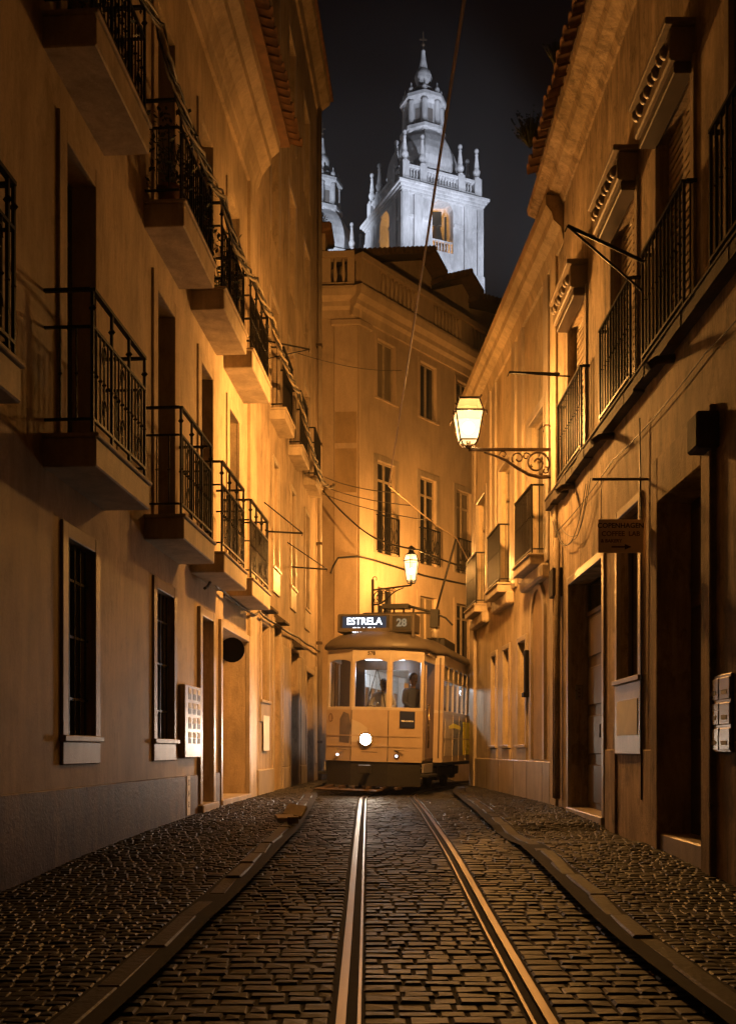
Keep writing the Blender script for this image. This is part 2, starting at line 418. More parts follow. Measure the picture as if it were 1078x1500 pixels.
def eave_tiles(fr, roof, u0, u1, o, z, mat, gap=.2, slope=.35, L=.5, jit=.01):
    me = tile_mesh(L)
    if not me.materials: me.materials.append(mat)
    inv = ROOT[roof].inverted(); n = int((u1-u0)/gap)
    for k in range(n):
        u = u0+(k+.5)*gap
        org = fr.P(u, o+random.uniform(-jit,jit)*2, z+random.uniform(-jit,jit))
        inward = (-fr.o*math.cos(slope)+Vector((0,0,math.sin(slope)))).normalized()
        X = fr.u.copy(); Y = inward; Z = X.cross(Y)
        if Z.z < 0: X = -X; Z = -Z
        M = Matrix((( X.x,Y.x,Z.x,org.x),(X.y,Y.y,Z.y,org.y),(X.z,Y.z,Z.z,org.z),(0,0,0,1)))
        t = bpy.data.objects.new('roof_tile', me); COL.objects.link(t); t.parent = roof; t.matrix_local = inv @ M @ Matrix.Rotation(random.uniform(-.04,.04),4,'Z')

exec_order = []
# =================================================================== SETTING: ground, road, pavements
KL = [(-8,-1.75),(2,-1.4),(4.1,-1.25),(5.05,-1.18),(6.4,-1.11),(7.1,-1.05),(8.4,-.97),(11.2,-.87),(14,-.9),(17.5,-.99),(21,-1.2),(27,-1.1)]
KR = [(-8,1.75),(4.4,1.64),(5.5,1.58),(6.2,1.556),(9.8,1.58),(12,1.53),(15,1.60),(19,1.72),(21.5,2.0),(23,2.35)]
def interp(tab, y):
    for (a, xa), (b, xb) in zip(tab, tab[1:]):
        if y <= b: return xa+(xb-xa)*max(0,(y-a))/(b-a)
    return tab[-1][1]
def kl(y): return interp(KL, y)
def kr(y): return interp(KR, y)
g = MB(); n = 24
ys = [-40,-30,-12]+[-8+.8*k for k in range(60)]+[60,120,160]
for a, b in zip(ys, ys[1:]):
    g.quad((-70,a,zr(a)-.12),(70,a,zr(a)-.12),(70,b,zr(b)-.12),(-70,b,zr(b)-.12))
g.build('ground', M_dirt, kind='structure')
r = MB(); ys = [-8+.4*k for k in range(110)]
for a, b in zip(ys, ys[1:]):
    r.quad((kl(a)-.05,a,zr(a)-.011),(kr(a)+.05,a,zr(a)-.011),(kr(b)+.05,b,zr(b)-.011),(kl(b)-.05,b,zr(b)-.011))
road = r.build('road', M_dirt, kind='structure')

# track centre line: straight, then bending right round the corner
GA = .9
def track_pts():
    P = []; y = -4.0; x = .35; th = 0; s = .3
    while len(P) < 130:
        P.append((x, y, th))
        if y > 17.2: th = min(th+.3/18, math.radians(40))
        x += s*math.sin(th); y += s*math.cos(th)
    return P
TP = track_pts()
def trackx(y):
    for a, b in zip(TP, TP[1:]):
        if a[1] <= y <= b[1]: return a[0]+(b[0]-a[0])*(y-a[1])/(b[1]-a[1])
    return TP[0][0] if y < 0 else TP[-1][0]
def rail(side, label):
    t = thing('tram_rail', label, 'rail', T(.35+side*.45, 4, zr(4)), 'tram rails set in the cobbles')
    def strip(name, d0, d1, ztop, mat):
        m = MB(); pr = []
        for x, y, th in TP:
            nx, ny = math.cos(th), -math.sin(th); z = zr(y)
            pr.append([m.pt(x+nx*side*(.45+d), y+ny*side*(.45+d), z+zz) for d, zz in ((d0,-.05),(d0,ztop),(d1,ztop),(d1,-.05))])
        for a, b in zip(pr, pr[1:]):
            for k in range(3): m.face([a[k],a[k+1],b[k+1],b[k]])
        m.build(name, mat, t)
    strip('rail_head', 0, .044, .010, M_steel); strip('flange_groove', -.052, 0, -.022, M_groove); strip('guard_lip', -.068, -.052, .008, M_steel)
rail(-1, 'near straight steel tram rail left of the other, leading up under the headlight')
rail(1, 'steel tram rail running diagonally down to the lower right, right of the other rail')

def stone_into(m, x0, x1, y0, y1, z, ch=.009, dome=.002, skew=.007):
    j = lambda s=skew: random.uniform(-s, s)
    zz = [z+random.uniform(-.0035,.0035) for _ in range(4)]
    base = [(x0,y0),(x1,y0),(x1,y1),(x0,y1)]
    b = [m.pt(x+j(), y+j(), z-.05) for x, y in base]
    c = [m.pt(x+j()*.5, y+j()*.5, z-ch) for x, y in base]
    sx = 1 if x1 > x0 else -1
    t = [m.pt(x+dx*ch*1.1, y+dy*ch*.9, q) for (x,y),(dx,dy),q in zip(base, ((1,1),(-1,1),(-1,-1),(1,-1)), zz)]
    mid = m.pt((x0+x1)/2, (y0+y1)/2, z+dome)
    for k in range(4):
        l = (k+1)%4
        m.face([b[k],b[l],c[l],c[k]]); m.face([c[k],c[l],t[l],t[k]]); m.face([t[k],t[l],mid])
def pave(name, parent, spans, y0, y1, dy, wmin, wmax, zoff, mat, first, yfirst, jit=.004, gap=.012):
    """courses of stones; the nearest `first` are objects, the rest one 'stuff' part"""
    cnt = 0; m = MB(); y = y0
    while y < y1:
        d = dy*random.uniform(.78,1.24)
        for sp in spans(y+d/2):
            xa, xb = sp; x = xa
            while x < xb-.03:
                ww = random.uniform(wmin, wmax)
                if xb-(x+ww) < wmin*.55: ww = xb-x
                z = zr(y+d/2)+zoff+random.uniform(-jit,jit)
                yy = y+random.uniform(-.012,.012)+.03*math.sin(x*2.6+y*1.7)
                if y >= yfirst and cnt < first:
                    q = MB(); stone_into(q, x+gap/2, x+ww-gap/2, yy+gap/2, yy+d-gap/2, z); q.build(name, mat, parent); cnt += 1
                else: stone_into(m, x+gap/2, x+ww-gap/2, yy+gap/2, yy+d-gap/2, z)
                x += ww
        y += d
    m.build(name, mat, parent, kind='stuff')
def road_spans(y):
    c = trackx(y); L, R = kl(y)+.02, kr(y)-.02
    s = []
    if c-.45-.07-L > .1: s.append((L, c-.45-.07))
    s.append((c-.45+.075, c+.45-.075))
    if R-(c+.45+.07) > .1: s.append((c+.45+.07, R))
    return s
pave('cobble', road, road_spans, 3.2, 23.5, .105, .085, .21, -.004, M_cobble, 300, 4.25, .004, .009)

def pavement(name, y0, y1, edge, wall, side):
    m = MB(); ys = [y0+.4*k for k in range(int((y1-y0)/.4)+1)]
    for a, b in zip(ys, ys[1:]):
        ea, eb, wa, wb = edge(a)-side*.1, edge(b)-side*.1, wall(a), wall(b)
        m.quad((ea,a,pz(a,side)-.012),(wa,a,pz(a,side)-.012),(wb,b,pz(b,side)-.012),(eb,b,pz(b,side)-.012))
    return m.build(name, M_dirt, kind='structure')
def dip(y, side): return (smoothstep(9.7,10.3,y)*(1-smoothstep(11.2,11.7,y)))*.05 if side > 0 else 0
def pz(y, side): return zr(y)+.07-dip(y, side)
wallL = lambda y: -3.2+.071*y
wallR = lambda y: 2.75 if y < 14.8 else 2.75-.055*(y-14.8)
pvL = pavement('pavement', -6, 26.4, kl, wallL, -1)
pvR = pavement('pavement', -6, 22.4, kr, wallR, 1)
def pave2(parent, side, edge, wall, y0, y1, first, yfirst):
    cnt = 0; m = MB(); y = y0
    while y < y1:
        d = random.uniform(.068,.088); a, b = edge(y)+side*.135, wall(y)-side*.005
        xa, xb = min(a,b), max(a,b); x = xa
        while x < xb-.02:
            ww = random.uniform(.07,.115)
            if xb-(x+ww) < .05: ww = xb-x
            z = pz(y+d/2, side)-.004+random.uniform(-.003,.003)+.006*mnoise.noise((x*2,y*2,side))
            yy = y+random.uniform(-.012,.012)+.018*math.sin(x*5+y*2)
            if y >= yfirst and cnt < first and .2 < abs(x)*1450/y < 560:
                q = MB(); stone_into(q, x+.003, x+ww-.003, yy+.003, yy+d-.003, z, .007, .002, .01); q.build('paving_stone', M_sett, parent); cnt += 1
            else: stone_into(m, x+.003, x+ww-.003, yy+.003, yy+d-.003, z, .007, .002, .01)
            x += ww
        y += d
    m.build('paving_stone', M_sett, parent, kind='stuff')
pave2(pvL, -1, kl, wallL, 4.0, 24.5, 300, 4.9)
pave2(pvR, 1, kr, wallR, 4.0, 22.0, 300, 4.9)
def kerb(side, edge, y0, y1):
    k = MB(); y = y0; ys = []
    base = MB()
    yy = [y0+.4*i for i in range(int((y1-y0)/.4)+1)]
    for a, b in zip(yy, yy[1:]):
        base.quad((edge(a)+side*.01,a,zr(a)-.1),(edge(a)+side*.01,a,pz(a,side)-.04),(edge(b)+side*.01,b,pz(b,side)-.04),(edge(b)+side*.01,b,zr(b)-.1))
    K = base.build('kerb', M_dirt, kind='structure')
    while y < y1:
        L = random.uniform(.55,1.05); a, b = y+.006, y+L-.006
        q = MB(); e0, e1 = edge(a)+random.uniform(-.022,.022), edge(b)+random.uniform(-.022,.022); wd = .125*side
        za, zb = pz(a,side)+random.uniform(-.014,.008), pz(b,side)+random.uniform(-.014,.008)
        ia = [q.pt(*p) for p in ((e0,a,zr(a)-.1),(e0+wd,a,zr(a)-.1),(e1+wd,b,zr(b)-.1),(e1,b,zr(b)-.1),(e0,a,za),(e0+wd,a,za),(e1+wd,b,zb),(e1,b,zb))]
        for f in ((0,3,2,1),(4,5,6,7),(0,1,5,4),(1,2,6,5),(2,3,7,6),(3,0,4,7)): q.face([ia[t] for t in f])
        q.build('kerb_stone', M_kerb, K, .012); y += L
kerb(-1, kl, 1.5, 24.5); kerb(1, kr, 1.5, 22.3)

# =================================================================== LEFT BUILDING A
nl = math.hypot(.071,1)
FL = Frame((-3.2,0,0), (.071,1), (1,-.071))
U = lambda Y: Y*nl
A = thing('apartment_building', 'long cream apartment building on the left with stone balconies in two rows', 'building', T(-3.2,0,0))
E = EYE
gw = [(8.51,9.19),(11.2,11.93)]
fd = [(4.9,5.8),(8.48,9.19),(11.23,11.96),(13.3,13.98),(15.1,15.85)]
d1 = (13.26,13.93); d2 = (14.5,16.55)
holes = [(U(a),U(b),E+.12,E+1.83) for a,b in gw]+[(U(a),U(b),E+2.54,E+5.22) for a,b in fd]+[(U(a),U(b),E+5.95,E+8.5) for a,b in fd]
holes += [(U(d1[0]),U(d1[1]),.45,E+1.8,.3),(U(d2[0]),U(d2[1]),.45,E+1.8,.55)]
m = MB(FL); holes_wall(m, U(-5), U(17.15), -.8, E+9.9, holes)
m.quad((U(17.15),0,-.8),(U(17.15),-6,-.8),(U(17.15),-6,E+9.9),(U(17.15),0,E+9.9))
m.quad((U(-5),0,-.8),(U(-5),-6,-.8),(U(-5),-6,E+9.9),(U(-5),0,E+9.9))
m.quad((U(-5),-.75,-.8),(U(17.1),-.75,-.8),(U(17.1),-.75,E+9.9),(U(-5),-.75,E+9.9))
m.build('wall', M_wallA, A)
for a, b in ((-5,13.15-.1),(14.06,14.38)):
    p = MB(FL); p.box(U(a), U(b), -.03, .035, -.8, 1.07); p.build('plinth', M_plinth, A, .008)
p = MB(FL); p.box(U(16.62), U(17.16), -.03, .06, -.8, E+9.6); p.build('pilaster', M_wallA, A, .01)
for k, (a,b) in enumerate(gw):
    window(FL, A, U(a), U(b), E+.12, E+1.83, .16, M_wood, .125, .028, M_jamb, 1, 0, panel=.2)
    gr = MB(FL)
    for q in range(5):
        u = U(a)+(U(b)-U(a))*(q+.5)/5; gr.box(u-.008, u+.008, -.06, -.044, E+.13, E+1.82)
    for z in (.45,1.0,1.5): gr.box(U(a), U(b), -.056, -.048, E+z-.012, E+z+.012)
    gr.build('window_grille', M_iron, A)
for k, (a,b) in enumerate(fd):
    window(FL, A, U(a), U(b), E+2.54, E+5.22, .2, M_wood, .17, .028, M_wallA, 1, .22, sill=False, curtain=False)
    window(FL, A, U(a), U(b), E+5.95, E+8.5, .2, M_wood, .17, .028, M_wallA, 1, .22, sill=False)
balc = [(5.05,6.59),(8.02,9.5),(10.78,12.25),(12.81,14.3),(14.77,16.3)]
for a, b in balc:
    balcony(FL, A, U(a), U(b), .44, E+2.56, .27, 1.17)
    balcony(FL, A, U(a), U(b), .44, E+5.98, .29, 1.10)
for zz in (2.56, 5.98):     # front face joints of the balcony slabs read as separate stones
    pass
door(FL, A, U(d1[0]), U(d1[1]), zr(13.5)+.16, E+1.8, .22, M_recess, .11, .05, M_trim, 4, 1)
D2 = MB(FL)
D2.box(U(14.5), U(15.15), -.5, -.42, zr(15)+.1, E+1.8); D2.build('door', M_door, A, .006)
D2 = MB(FL); D2.box(U(15.16), U(16.55), -.46, -.4, zr(15)+.1, E+1.8); dd = D2.build('door', M_recess, A, .006)
D2 = MB(FL); D2.box(U(14.4), U(14.505), -.02, .05, .4, E+1.9); D2.box(U(16.545), U(16.63), -.02, .055, .4, E+1.9); D2.box(U(14.505), U(16.545), -.02, .048, E+1.797, E+1.9)
D2.build('door_surround', M_trim, A, .006)
st = MB(FL); st.box(U(13.1), U(14.05), -.25, .1, zr(13.5)-.1, zr(13.5)+.16); st.build('doorstep', M_trim, A, .01)
st = MB(FL); st.box(U(14.42), U(16.6), -.5, .07, zr(15)-.1, zr(15.5)+.14); st.build('doorstep', M_trim, A, .01)
# cornice: cove and bands, then tile eave
cp = [(-.02,E+9.55),(.05,E+9.55),(.08,E+9.72),(.10,E+9.76),(.16,E+9.95),(.26,E+10.08),(.30,E+10.12),(.32,E+10.24),(.45,E+10.34),(.47,E+10.46),(.47,E+10.52),(-.02,E+10.52)]
profile_run(FL, cp, U(-5), U(17.16)).build('cornice', M_wallA, A)
rf = MB(FL); rf.prism([(.62,E+10.5),(.62,E+10.58),(-3,E+11.75),(-6,E+10.6),(-6,E+10.45)], 0, U(-5), U(17.3)); RA = rf.build('roof', M_tile, A)
eave_tiles(FL, RA, U(10.5), U(17.35), .80, E+10.50, M_tile, .19, .32)

# =================================================================== LEFT BUILDING B
B = thing('townhouse', 'tall narrow ochre townhouse beyond the cream building, reaching the tram', 'building', T(-3.2+.071*17.2,17.2,0))
b1 = [(19.15,19.75),(21.45,22.05),(23.7,24.4)]
b2 = [(18.9,19.9),(21.2,22.2),(23.6,24.6)]
bg_ = [(17.85,18.6,2.3,3.7),(19.2,20.0,.5,3.85),(21.4,22.6,.5,3.6),(23.95,25.3,.5,3.3)]
holes = [(U(a),U(b),E+z0,E+z1,.14) for (a,b),z0,z1 in zip(b1,(3.55,3.55,3.4),(5.6,5.65,5.7))]
for zb in (6.5,9.9,13.3): holes += [(U(a),U(b),E+zb,E+zb+2.25) for a,b in b2]
holes += [(U(a),U(b),c,d) for a,b,c,d in bg_]
BT = E+17.2
m = MB(FL); holes_wall(m, U(17.17), U(26.3), -.8, BT, holes)
m.quad((U(26.3),0,-.8),(U(26.3),-6,-.8),(U(26.3),-6,BT),(U(26.3),0,BT)); m.quad((U(17.17),0,-.8),(U(17.17),-6,-.8),(U(17.17),-6,BT),(U(17.17),0,BT))
m.quad((U(17.2),-.7,-.8),(U(26.28),-.7,-.8),(U(26.28),-.7,BT),(U(17.2),-.7,BT))
m.build('wall', M_wallB, B)
for (a,b),z0,z1 in zip(b1,(3.55,3.55,3.4),(5.6,5.65,5.7)):
    window(FL, B, U(a), U(b), E+z0, E+z1, .1, M_frame, .1, .035, M_trim, 1, 0, panel=.45)
for zb in (6.5,9.9,13.3):
    for a, b in b2:
        window(FL, B, U(a), U(b), E+zb, E+zb+2.25, .14, M_frame, .1, .02, M_trim, 1, .25, sill=False)
        if zb < 7: balcony(FL, B, U(a)-.1, U(b)+.1, .3, E+zb, .22, 1.15, 'B')
for k,(a,b,c,d) in enumerate(bg_):
    if k == 0:
        window(FL, B, U(a), U(b), c, d, .15, M_frame, .1, .03, M_trim, 1, 0, panel=.35)
    else: door(FL, B, U(a), U(b), c, d, .18, M_recess if k < 3 else M_wood, .12, .03, M_trim, 3, 1, over=.5)
for a, b in ((17.4,19.0),(20.2,21.2),(22.8,23.75)):
    p = MB(FL); p.box(U(a), U(b), -.02, .05, -.8, .55+E*.35); p.build('plinth', M_trim, B, .01)
for a, b in ((20.25,21.15),(22.9,23.6),(25.5,25.9)):
    p = MB(FL); p.box(U(a), U(b), -.02, .04, 1.05, 3.55); p.build('pilaster', M_trim, B, .01)
for (a, zz) in ((18.2,3.95),(19.6,3.9),(22.0,3.66)):
    p = MB(FL); p.prism([(.0,zz+.18),(.22,zz+.02),(.22,zz-.02),(.0,zz-.02)], 0, U(a)-.3, U(a)+.3); p.build('door_hood', M_ledge, B, .004)
cp = [(-.02,BT-.4),(.06,BT-.4),(.1,BT-.15),(.3,BT),(.34,BT+.12),(-.02,BT+.12)]
profile_run(FL, cp, U(17.0), U(26.45)).build('cornice', M_wallB, B)
rf = MB(FL); rf.prism([(.4,BT+.12),(.4,BT+.2),(-3,BT+1.3),(-6,BT+.2),(-6,BT+.1)], 0, U(17.0), U(26.5)); rf.build('roof', M_tile, B)
p = MB(FL); p.tube([(U(26.0),.09,.6),(U(26.0),.09,BT-.4)], .06, 8); p.build('drainpipe', M_trim, B)
for z in (1.6,4.2,6.8,9.4,12):
    p = MB(FL); p.box(U(26.0)-.09, U(26.0)+.09, 0, .16, z-.03, z+.03); p.build('pipe_bracket', M_ironR, B)

# =================================================================== CORNER BUILDING C
CX, CY = -.26, 27.0
cu = Vector((.625,.78)).normalized()
FC = Frame((CX,CY,0), (cu.x,cu.y), (cu.y,-cu.x))
FC0 = Frame((CX,CY,0), (-1,.05), (-.05,-1))
C = thing('corner_building', 'pale corner house behind the tram with tall windows and a balustraded parapet', 'building', T(CX,CY,0))
ct = [1.25,3.29,5.22,7.2]; hw = .42
rows = [(E+9.85,E+11.5),(E+5.5,E+8.1),(E+2.3,E+4.55)]
holes = [(t-hw,t+hw,a,b,.18) for t in ct for a,b in rows]
m = MB(FC); CTOP = E+13.6
holes_wall(m, 0, 12, -.5, E+12.5, holes)
m.quad((12,0,-.5),(12,-8,-.5),(12,-8,E+12.5),(12,0,E+12.5))
m.quad((.6,-.6,-.5),(12,-.6,-.5),(12,-.6,E+12.5),(.6,-.6,E+12.5))
m2 = MB(FC0); m2.quad((0,0,-.5),(6,0,-.5),(6,0,E+12.5),(0,0,E+12.5))
o_ = len(m.v); m.v += m2.v; m.f += [tuple(i+o_ for i in f) for f in m2.f]; m.sm += m2.sm
m.build('wall', M_wallC, C)
for i, t in enumerate(ct):
    for j, (a, b) in enumerate(rows):
        W = window(FC, C, t-hw, t+hw, a, b, .1, M_frame, .16 if j else .09, .015, M_trim if j == 1 else M_wallC, 1, .2 if j else 0, sill=(j != 1), curtain=False, glassmat=M_curtain if (i+j) % 3 == 0 else M_glass)
        if j == 1:
            r = railing_mesh(FC, t-hw-.05, t+hw+.05, .1, a, 1.05, 'B', .085); 
            for q in range(4):
                u = t-hw+.84*(q+.5)/4
                r.tube([(u+.07*math.cos(x), .1, a+.55+.2*math.sin(x)) for x in [k*PI/5 for k in range(11)]], .012, 4)
                r.tube([(u+.06*math.cos(x), .1, a+.2+.07*math.sin(x)) for x in [k*PI/5 for k in range(11)]], .012, 4)
            r.build('balconet_railing', M_iron, C)
cp = [(-.02,E+11.75),(.06,E+11.75),(.10,E+11.95),(.2,E+12.02),(.22,E+12.14),(.34,E+12.25),(.38,E+12.42),(.38,E+12.5),(-.02,E+12.5)]
profile_run(FC, cp, -.32, 12).build('cornice', M_wallC, C)
profile_run(FC0, cp, -.10, 6).build('cornice', M_wallC, C)
p = MB(FC0); p.box(.02, .66, -.01, .06, -.4, E+11.55); p.box(-.02, .74, -.01, .12, E+11.55, E+11.7); p.build('pilaster', M_wallC, C, .01)
p = MB(FC); p.box(-.03, .42, -.01, .06, -.4, E+11.55); p.box(-.07, .5, -.01, .12, E+11.55, E+11.7); p.build('pilaster', M_wallC, C, .01)
for zz, hh in ((E+8.35,.85),(E+7.0,1.2)):
    p = MB(FC0); p.box(.05, .63, .05, .075, zz, zz+hh); p.build('pilaster_block', M_recess, C, .004)
# parapet with balusters
def parapet(fr, u0, u1, z0, z1, bays):
    q = MB(fr); q.box(u0, u1, -.12, .14, z0, z0+.2); q.box(u0, u1, -.14, .16, z1-.17, z1)
    solid = []; last = u0
    for a, b in bays: solid.append((last, a)); last = b
    solid.append((last, u1))
    for a, b in solid: q.box(a, b, -.1, .1, z0+.2, z1-.17)
    if fr is FC:
        for a, b in bays: q.box(a, b, -.09, -.05, z0+.2, z1-.17)
    P_ = q.build('parapet', M_wallC, C, .01)
    for a, b in bays:
        n_ = max(2, round((b-a)/.2))
        for k in range(n_):
            u = a+(b-a)*(k+.5)/n_; s = MB(fr); h = z1-z0-.37
            s.lathe([(.05,z0+.2),(.035,z0+.2+h*.12),(.07,z0+.2+h*.4),(.035,z0+.2+h*.8),(.05,z0+.2+h)], u, 0, 6); s.build('baluster', M_wallC, P_)
parapet(FC, .0, 9.5, E+12.5, E+13.55, [(.8,2.6),(3.4,4.9),(5.6,7.2)])
parapet(FC0, .1, 4, E+12.5, E+13.55, [(.3,.75)])
# attic with stepped dark tile roofs
att = MB(FC)
for pts in ([(.4,E+12.4),(4.75,E+12.4),(4.75,E+14.9),(4.2,E+15.25),(.5,E+13.7)], [(4.76,E+12.4),(6.9,E+12.4),(6.9,E+15.1),(6.5,E+15.35),(4.76,E+14.5)], [(6.91,E+12.4),(9.2,E+12.4),(9.2,E+14.6),(8.7,E+15.1),(6.91,E+14.7)]):
    att.prism([(a,b) for a,b in pts], 1, -4.5, -.9)
att.build('attic_wall', M_wallC, C)
rfm = MB(FC)
for line in ([(-.3,E+13.5),(.3,E+13.72),(4.3,E+15.4),(5.0,E+14.95)], [(4.7,E+14.65),(6.4,E+15.5),(7.15,E+15.1)], [(6.85,E+14.85),(8.7,E+15.25),(9.6,E+14.5)]):
    for (a,za),(b,zb) in zip(line, line[1:]):
        rfm.prism([(a,za),(b,zb),(b,zb+.14),(a,za+.14)], 1, -5, -.45)
RC = rfm.build('roof', M_tileD, C)
for line in ([(.0,E+13.7),(4.3,E+15.5)], [(4.9,E+14.85),(6.4,E+15.6)], [(7.0,E+15.0),(8.7,E+15.35)]):
    (a,za),(b,zb) = line; n_ = int(math.hypot(b-a,zb-za)/.24)
    for k in range(n_):
        t_ = (k+.5)/n_; q = MB(FC); q.tube([(a+(b-a)*t_, -.38, za+(zb-za)*t_),(a+(b-a)*t_, -4.8, za+(zb-za)*t_+.1)], .1, 6); q.build('roof_tile', M_tileD, RC)
p = MB(FC0); p.box(.9, 1.75, -.8, .05, E+13.4, E+14.1); ch = p.build('chimney', M_wallC, C, .02)
p = MB(FC0); p.box(.72, 1.85, -.9, .2, E+14.1, E+14.35); p.build('chimney_cap', M_tile, ch, .05)

# =================================================================== RIGHT BUILDING 1
FR = Frame((2.75,0,0), (0,1), (-1,0))
R = thing('stained_building', 'stained plaster building along the right pavement with iron railed windows above a long ledge', 'building', T(2.75,0,0))
wr = [(12.5,13.55),(10.15,11.15),(8.4,9.4),(6.5,7.5)]
dA = (11.56,13.5); wA2 = (9.99,10.86); dB = (8.05,9.27)
WT = E+7.72
holes = [(a,b,E+3.71,E+5.75,.14) for a,b in wr]
holes += [(dA[0],dA[1],.4,E+2.245,.24),(wA2[0],wA2[1],E+.75,E+2.52,.12),(dB[0],dB[1],.3,E+2.31,.28)]
m = MB(FR); holes_wall(m, -5, 14.8, -.8, WT, holes)
m.quad((14.8,0,-.8),(14.8,-6,-.8),(14.8,-6,WT),(14.8,0,WT)); m.quad((-5,-.75,-.8),(14.8,-.75,-.8),(14.8,-.75,WT),(-5,-.75,WT)); m.quad((-5,0,-.8),(-5,-6,-.8),(-5,-6,WT),(-5,0,WT))
m.build('wall', M_wallR, R)
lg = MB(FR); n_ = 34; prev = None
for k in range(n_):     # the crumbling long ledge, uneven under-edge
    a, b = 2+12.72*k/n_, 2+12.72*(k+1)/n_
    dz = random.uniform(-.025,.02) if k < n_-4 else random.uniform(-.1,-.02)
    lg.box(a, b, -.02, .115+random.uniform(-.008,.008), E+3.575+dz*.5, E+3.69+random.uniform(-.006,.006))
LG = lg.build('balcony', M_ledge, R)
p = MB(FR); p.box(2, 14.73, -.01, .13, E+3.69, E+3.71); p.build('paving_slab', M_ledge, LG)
for a, b in ((12.3,13.8),(10.0,11.3),(8.3,9.55),(6.4,7.65)):
    railing_mesh(FR, a, b, .105, E+3.71, 1.06, 'R', .115).build('railing', M_iron, LG)
for k, y in enumerate((8.9,11.1,13.2)):
    p = MB(FR); p.tube([(y,-.02,E+3.52),(y,.16,E+3.50),(y,.24,E+3.44)], .04, 8); p.build('drain_spout', M_ledge, LG)
for a, b in wr:
    W = window(FR, R, a, b, E+3.72, E+5.75, .1, M_frame, .1, .025, M_trim, 1, .2, sill=False)
    sl = MB(FR)
    for k in range(24):
        zz = E+3.8+k*.078; sl.box(a+.06, b-.06, -.095, -.085, zz, zz+.05)
    sl.build('shutter_slats', M_frame, W)
    hd = MB(FR); hd.box(a-.06, b+.06, -.01, .21, E+5.82, E+6.1); H = hd.build('window_hood', M_jamb, R, .015)
    hd = MB(FR); hd.box(a-.09, b+.09, -.008, .26, E+6.1, E+6.16); hd.build('hood_top', M_jamb, H, .01)
    hd = MB(FR)
    for k in range(8):
        u = a+(b-a)*(k+.5)/8; hd.ball(u, .205, E+5.96+.025*(k%2), .062, 8, 5)
    hd.build('hood_carving', M_jamb, H, kind='stuff')
    hd = MB(FR); hd.box(a-.04, b+.04, .0, .17, E+5.72, E+5.818); hd.build('roller_shutter', M_wood, H, .01)
# ground openings
door(FR, R, dA[0], dA[1], zr(12.5)+.12, E+2.245, .24, M_wood, .1, .03, M_trim, 4, 2, over=.45)
window(FR, R, wA2[0], wA2[1], E+.75, E+2.52, .1, M_wood, .08, .03, M_trim, 1, .0, panel=.75)
D3 = MB(FR); D3.box(dB[0], dB[1], -.33, -.27, zr(8.6)+.2, E+2.31); dB_o = D3.build('door', M_wood, R, .004)
for z0, z1 in ((.62,1.5),(1.6,2.5),(2.6,3.6)):
    p = MB(FR); p.box(8.62, 9.2, -.272, -.25, z0+.1, z1); p.build('door_panel', M_wood, dB_o, .012)
p = MB(FR); p.tube([(8.45,-.2,1.55),(8.45,-.2,2.15)], .018, 8); p.tube([(8.45,-.2,1.65),(8.45,-.28,1.65)], .01, 6); p.tube([(8.45,-.2,2.05),(8.45,-.28,2.05)], .01, 6); p.build('door_handle', M_steelb, dB_o)
p = MB(FR); p.box(8.5, 8.515, -.272, -.255, .8, 3.5); p.build('door_trim', M_steelb, dB_o)
p = MB(FR); p.box(9.27, 9.48, -.01, .05, .3, E+2.74); p.box(7.83, 8.05, -.01, .05, .3, E+2.74); p.box(8.053, 9.267, -.01, .048, E+2.31, E+2.74); p.build('door_surround', M_wallR, R, .012)
p = MB(FR); p.box(8.0, 9.3, -.3, .02, .2, zr(8.6)+.24); p.build('doorstep', M_trim, R, .012)
p = MB(FR); p.box(11.5, 13.56, -.26, .05, .3, zr(12.5)+.13); p.build('doorstep', M_trim, R, .012)
for a, b in ((9.5,9.93),(10.95,11.42)):
    p = MB(FR); p.box(a, b, -.02, .025, -.5, E+.0); p.build('plinth', M_wallR, R, .01)
p = MB(FR); p.box(14.35, 14.79, -.02, .04, -.5, WT-.3); p.build('pilaster', M_wallR2, R, .01)
cp = [(-.02,WT-.05),(.03,WT-.05),(.07,WT+.05),(.2,WT+.12),(.24,WT+.2),(.36,WT+.26),(.38,WT+.34),(-.02,WT+.34)]
profile_run(FR, cp, -5, 14.8).build('cornice', M_wallR, R)
rf = MB(FR); rf.prism([(.4,WT+.34),(.4,WT+.4),(-3,WT+1.5),(-6,WT+.4),(-6,WT+.3)], 0, -5, 13.9); RR_ = rf.build('roof', M_tileD, R)
eave_tiles(FR, RR_, 8.2, 13.9, .53, WT+.30, M_tile, .2, .3)
p = MB(FR); p.tube([(14.05,.07,.7),(14.05,.07,E+3.0)], .045, 8); p.tube([(14.3,.06,.7),(14.3,.06,E+3.3)], .028, 8); p.build('drainpipe', M_wallR, R)

# =================================================================== RIGHT BUILDING 2
n2 = math.hypot(.055,1)
F2 = Frame((2.75,14.82,0), (-.055,1), (-1,-.055))
V = lambda Y: (Y-14.82)*n2
Q = thing('yellow_townhouse', 'yellow plastered townhouse beside the street lantern with three small balconies', 'building', T(2.75,14.82,0))
w2 = [(15.15,16.3),(17.8,18.9),(20.35,21.5)]
QT = E+7.45
holes = [(V(a),V(b),E+3.02,E+5.3,.16) for a,b in w2]
g2 = [(16.6,17.2),(18.0,18.55),(19.3,19.8)]
holes += [(V(a),V(b),E+.08,E+1.85,.14) for a,b in g2]
m = MB(F2); holes_wall(m, 0, V(22.2), -.8, QT, holes)
m.quad((V(22.2),0,-.8),(V(22.2),-6,-.8),(V(22.2),-6,QT),(V(22.2),0,QT)); m.quad((0,-.6,-.8),(V(22.2),-.6,-.8),(V(22.2),-.6,QT),(0,-.6,QT))
m.build('wall', M_wallR2, Q)
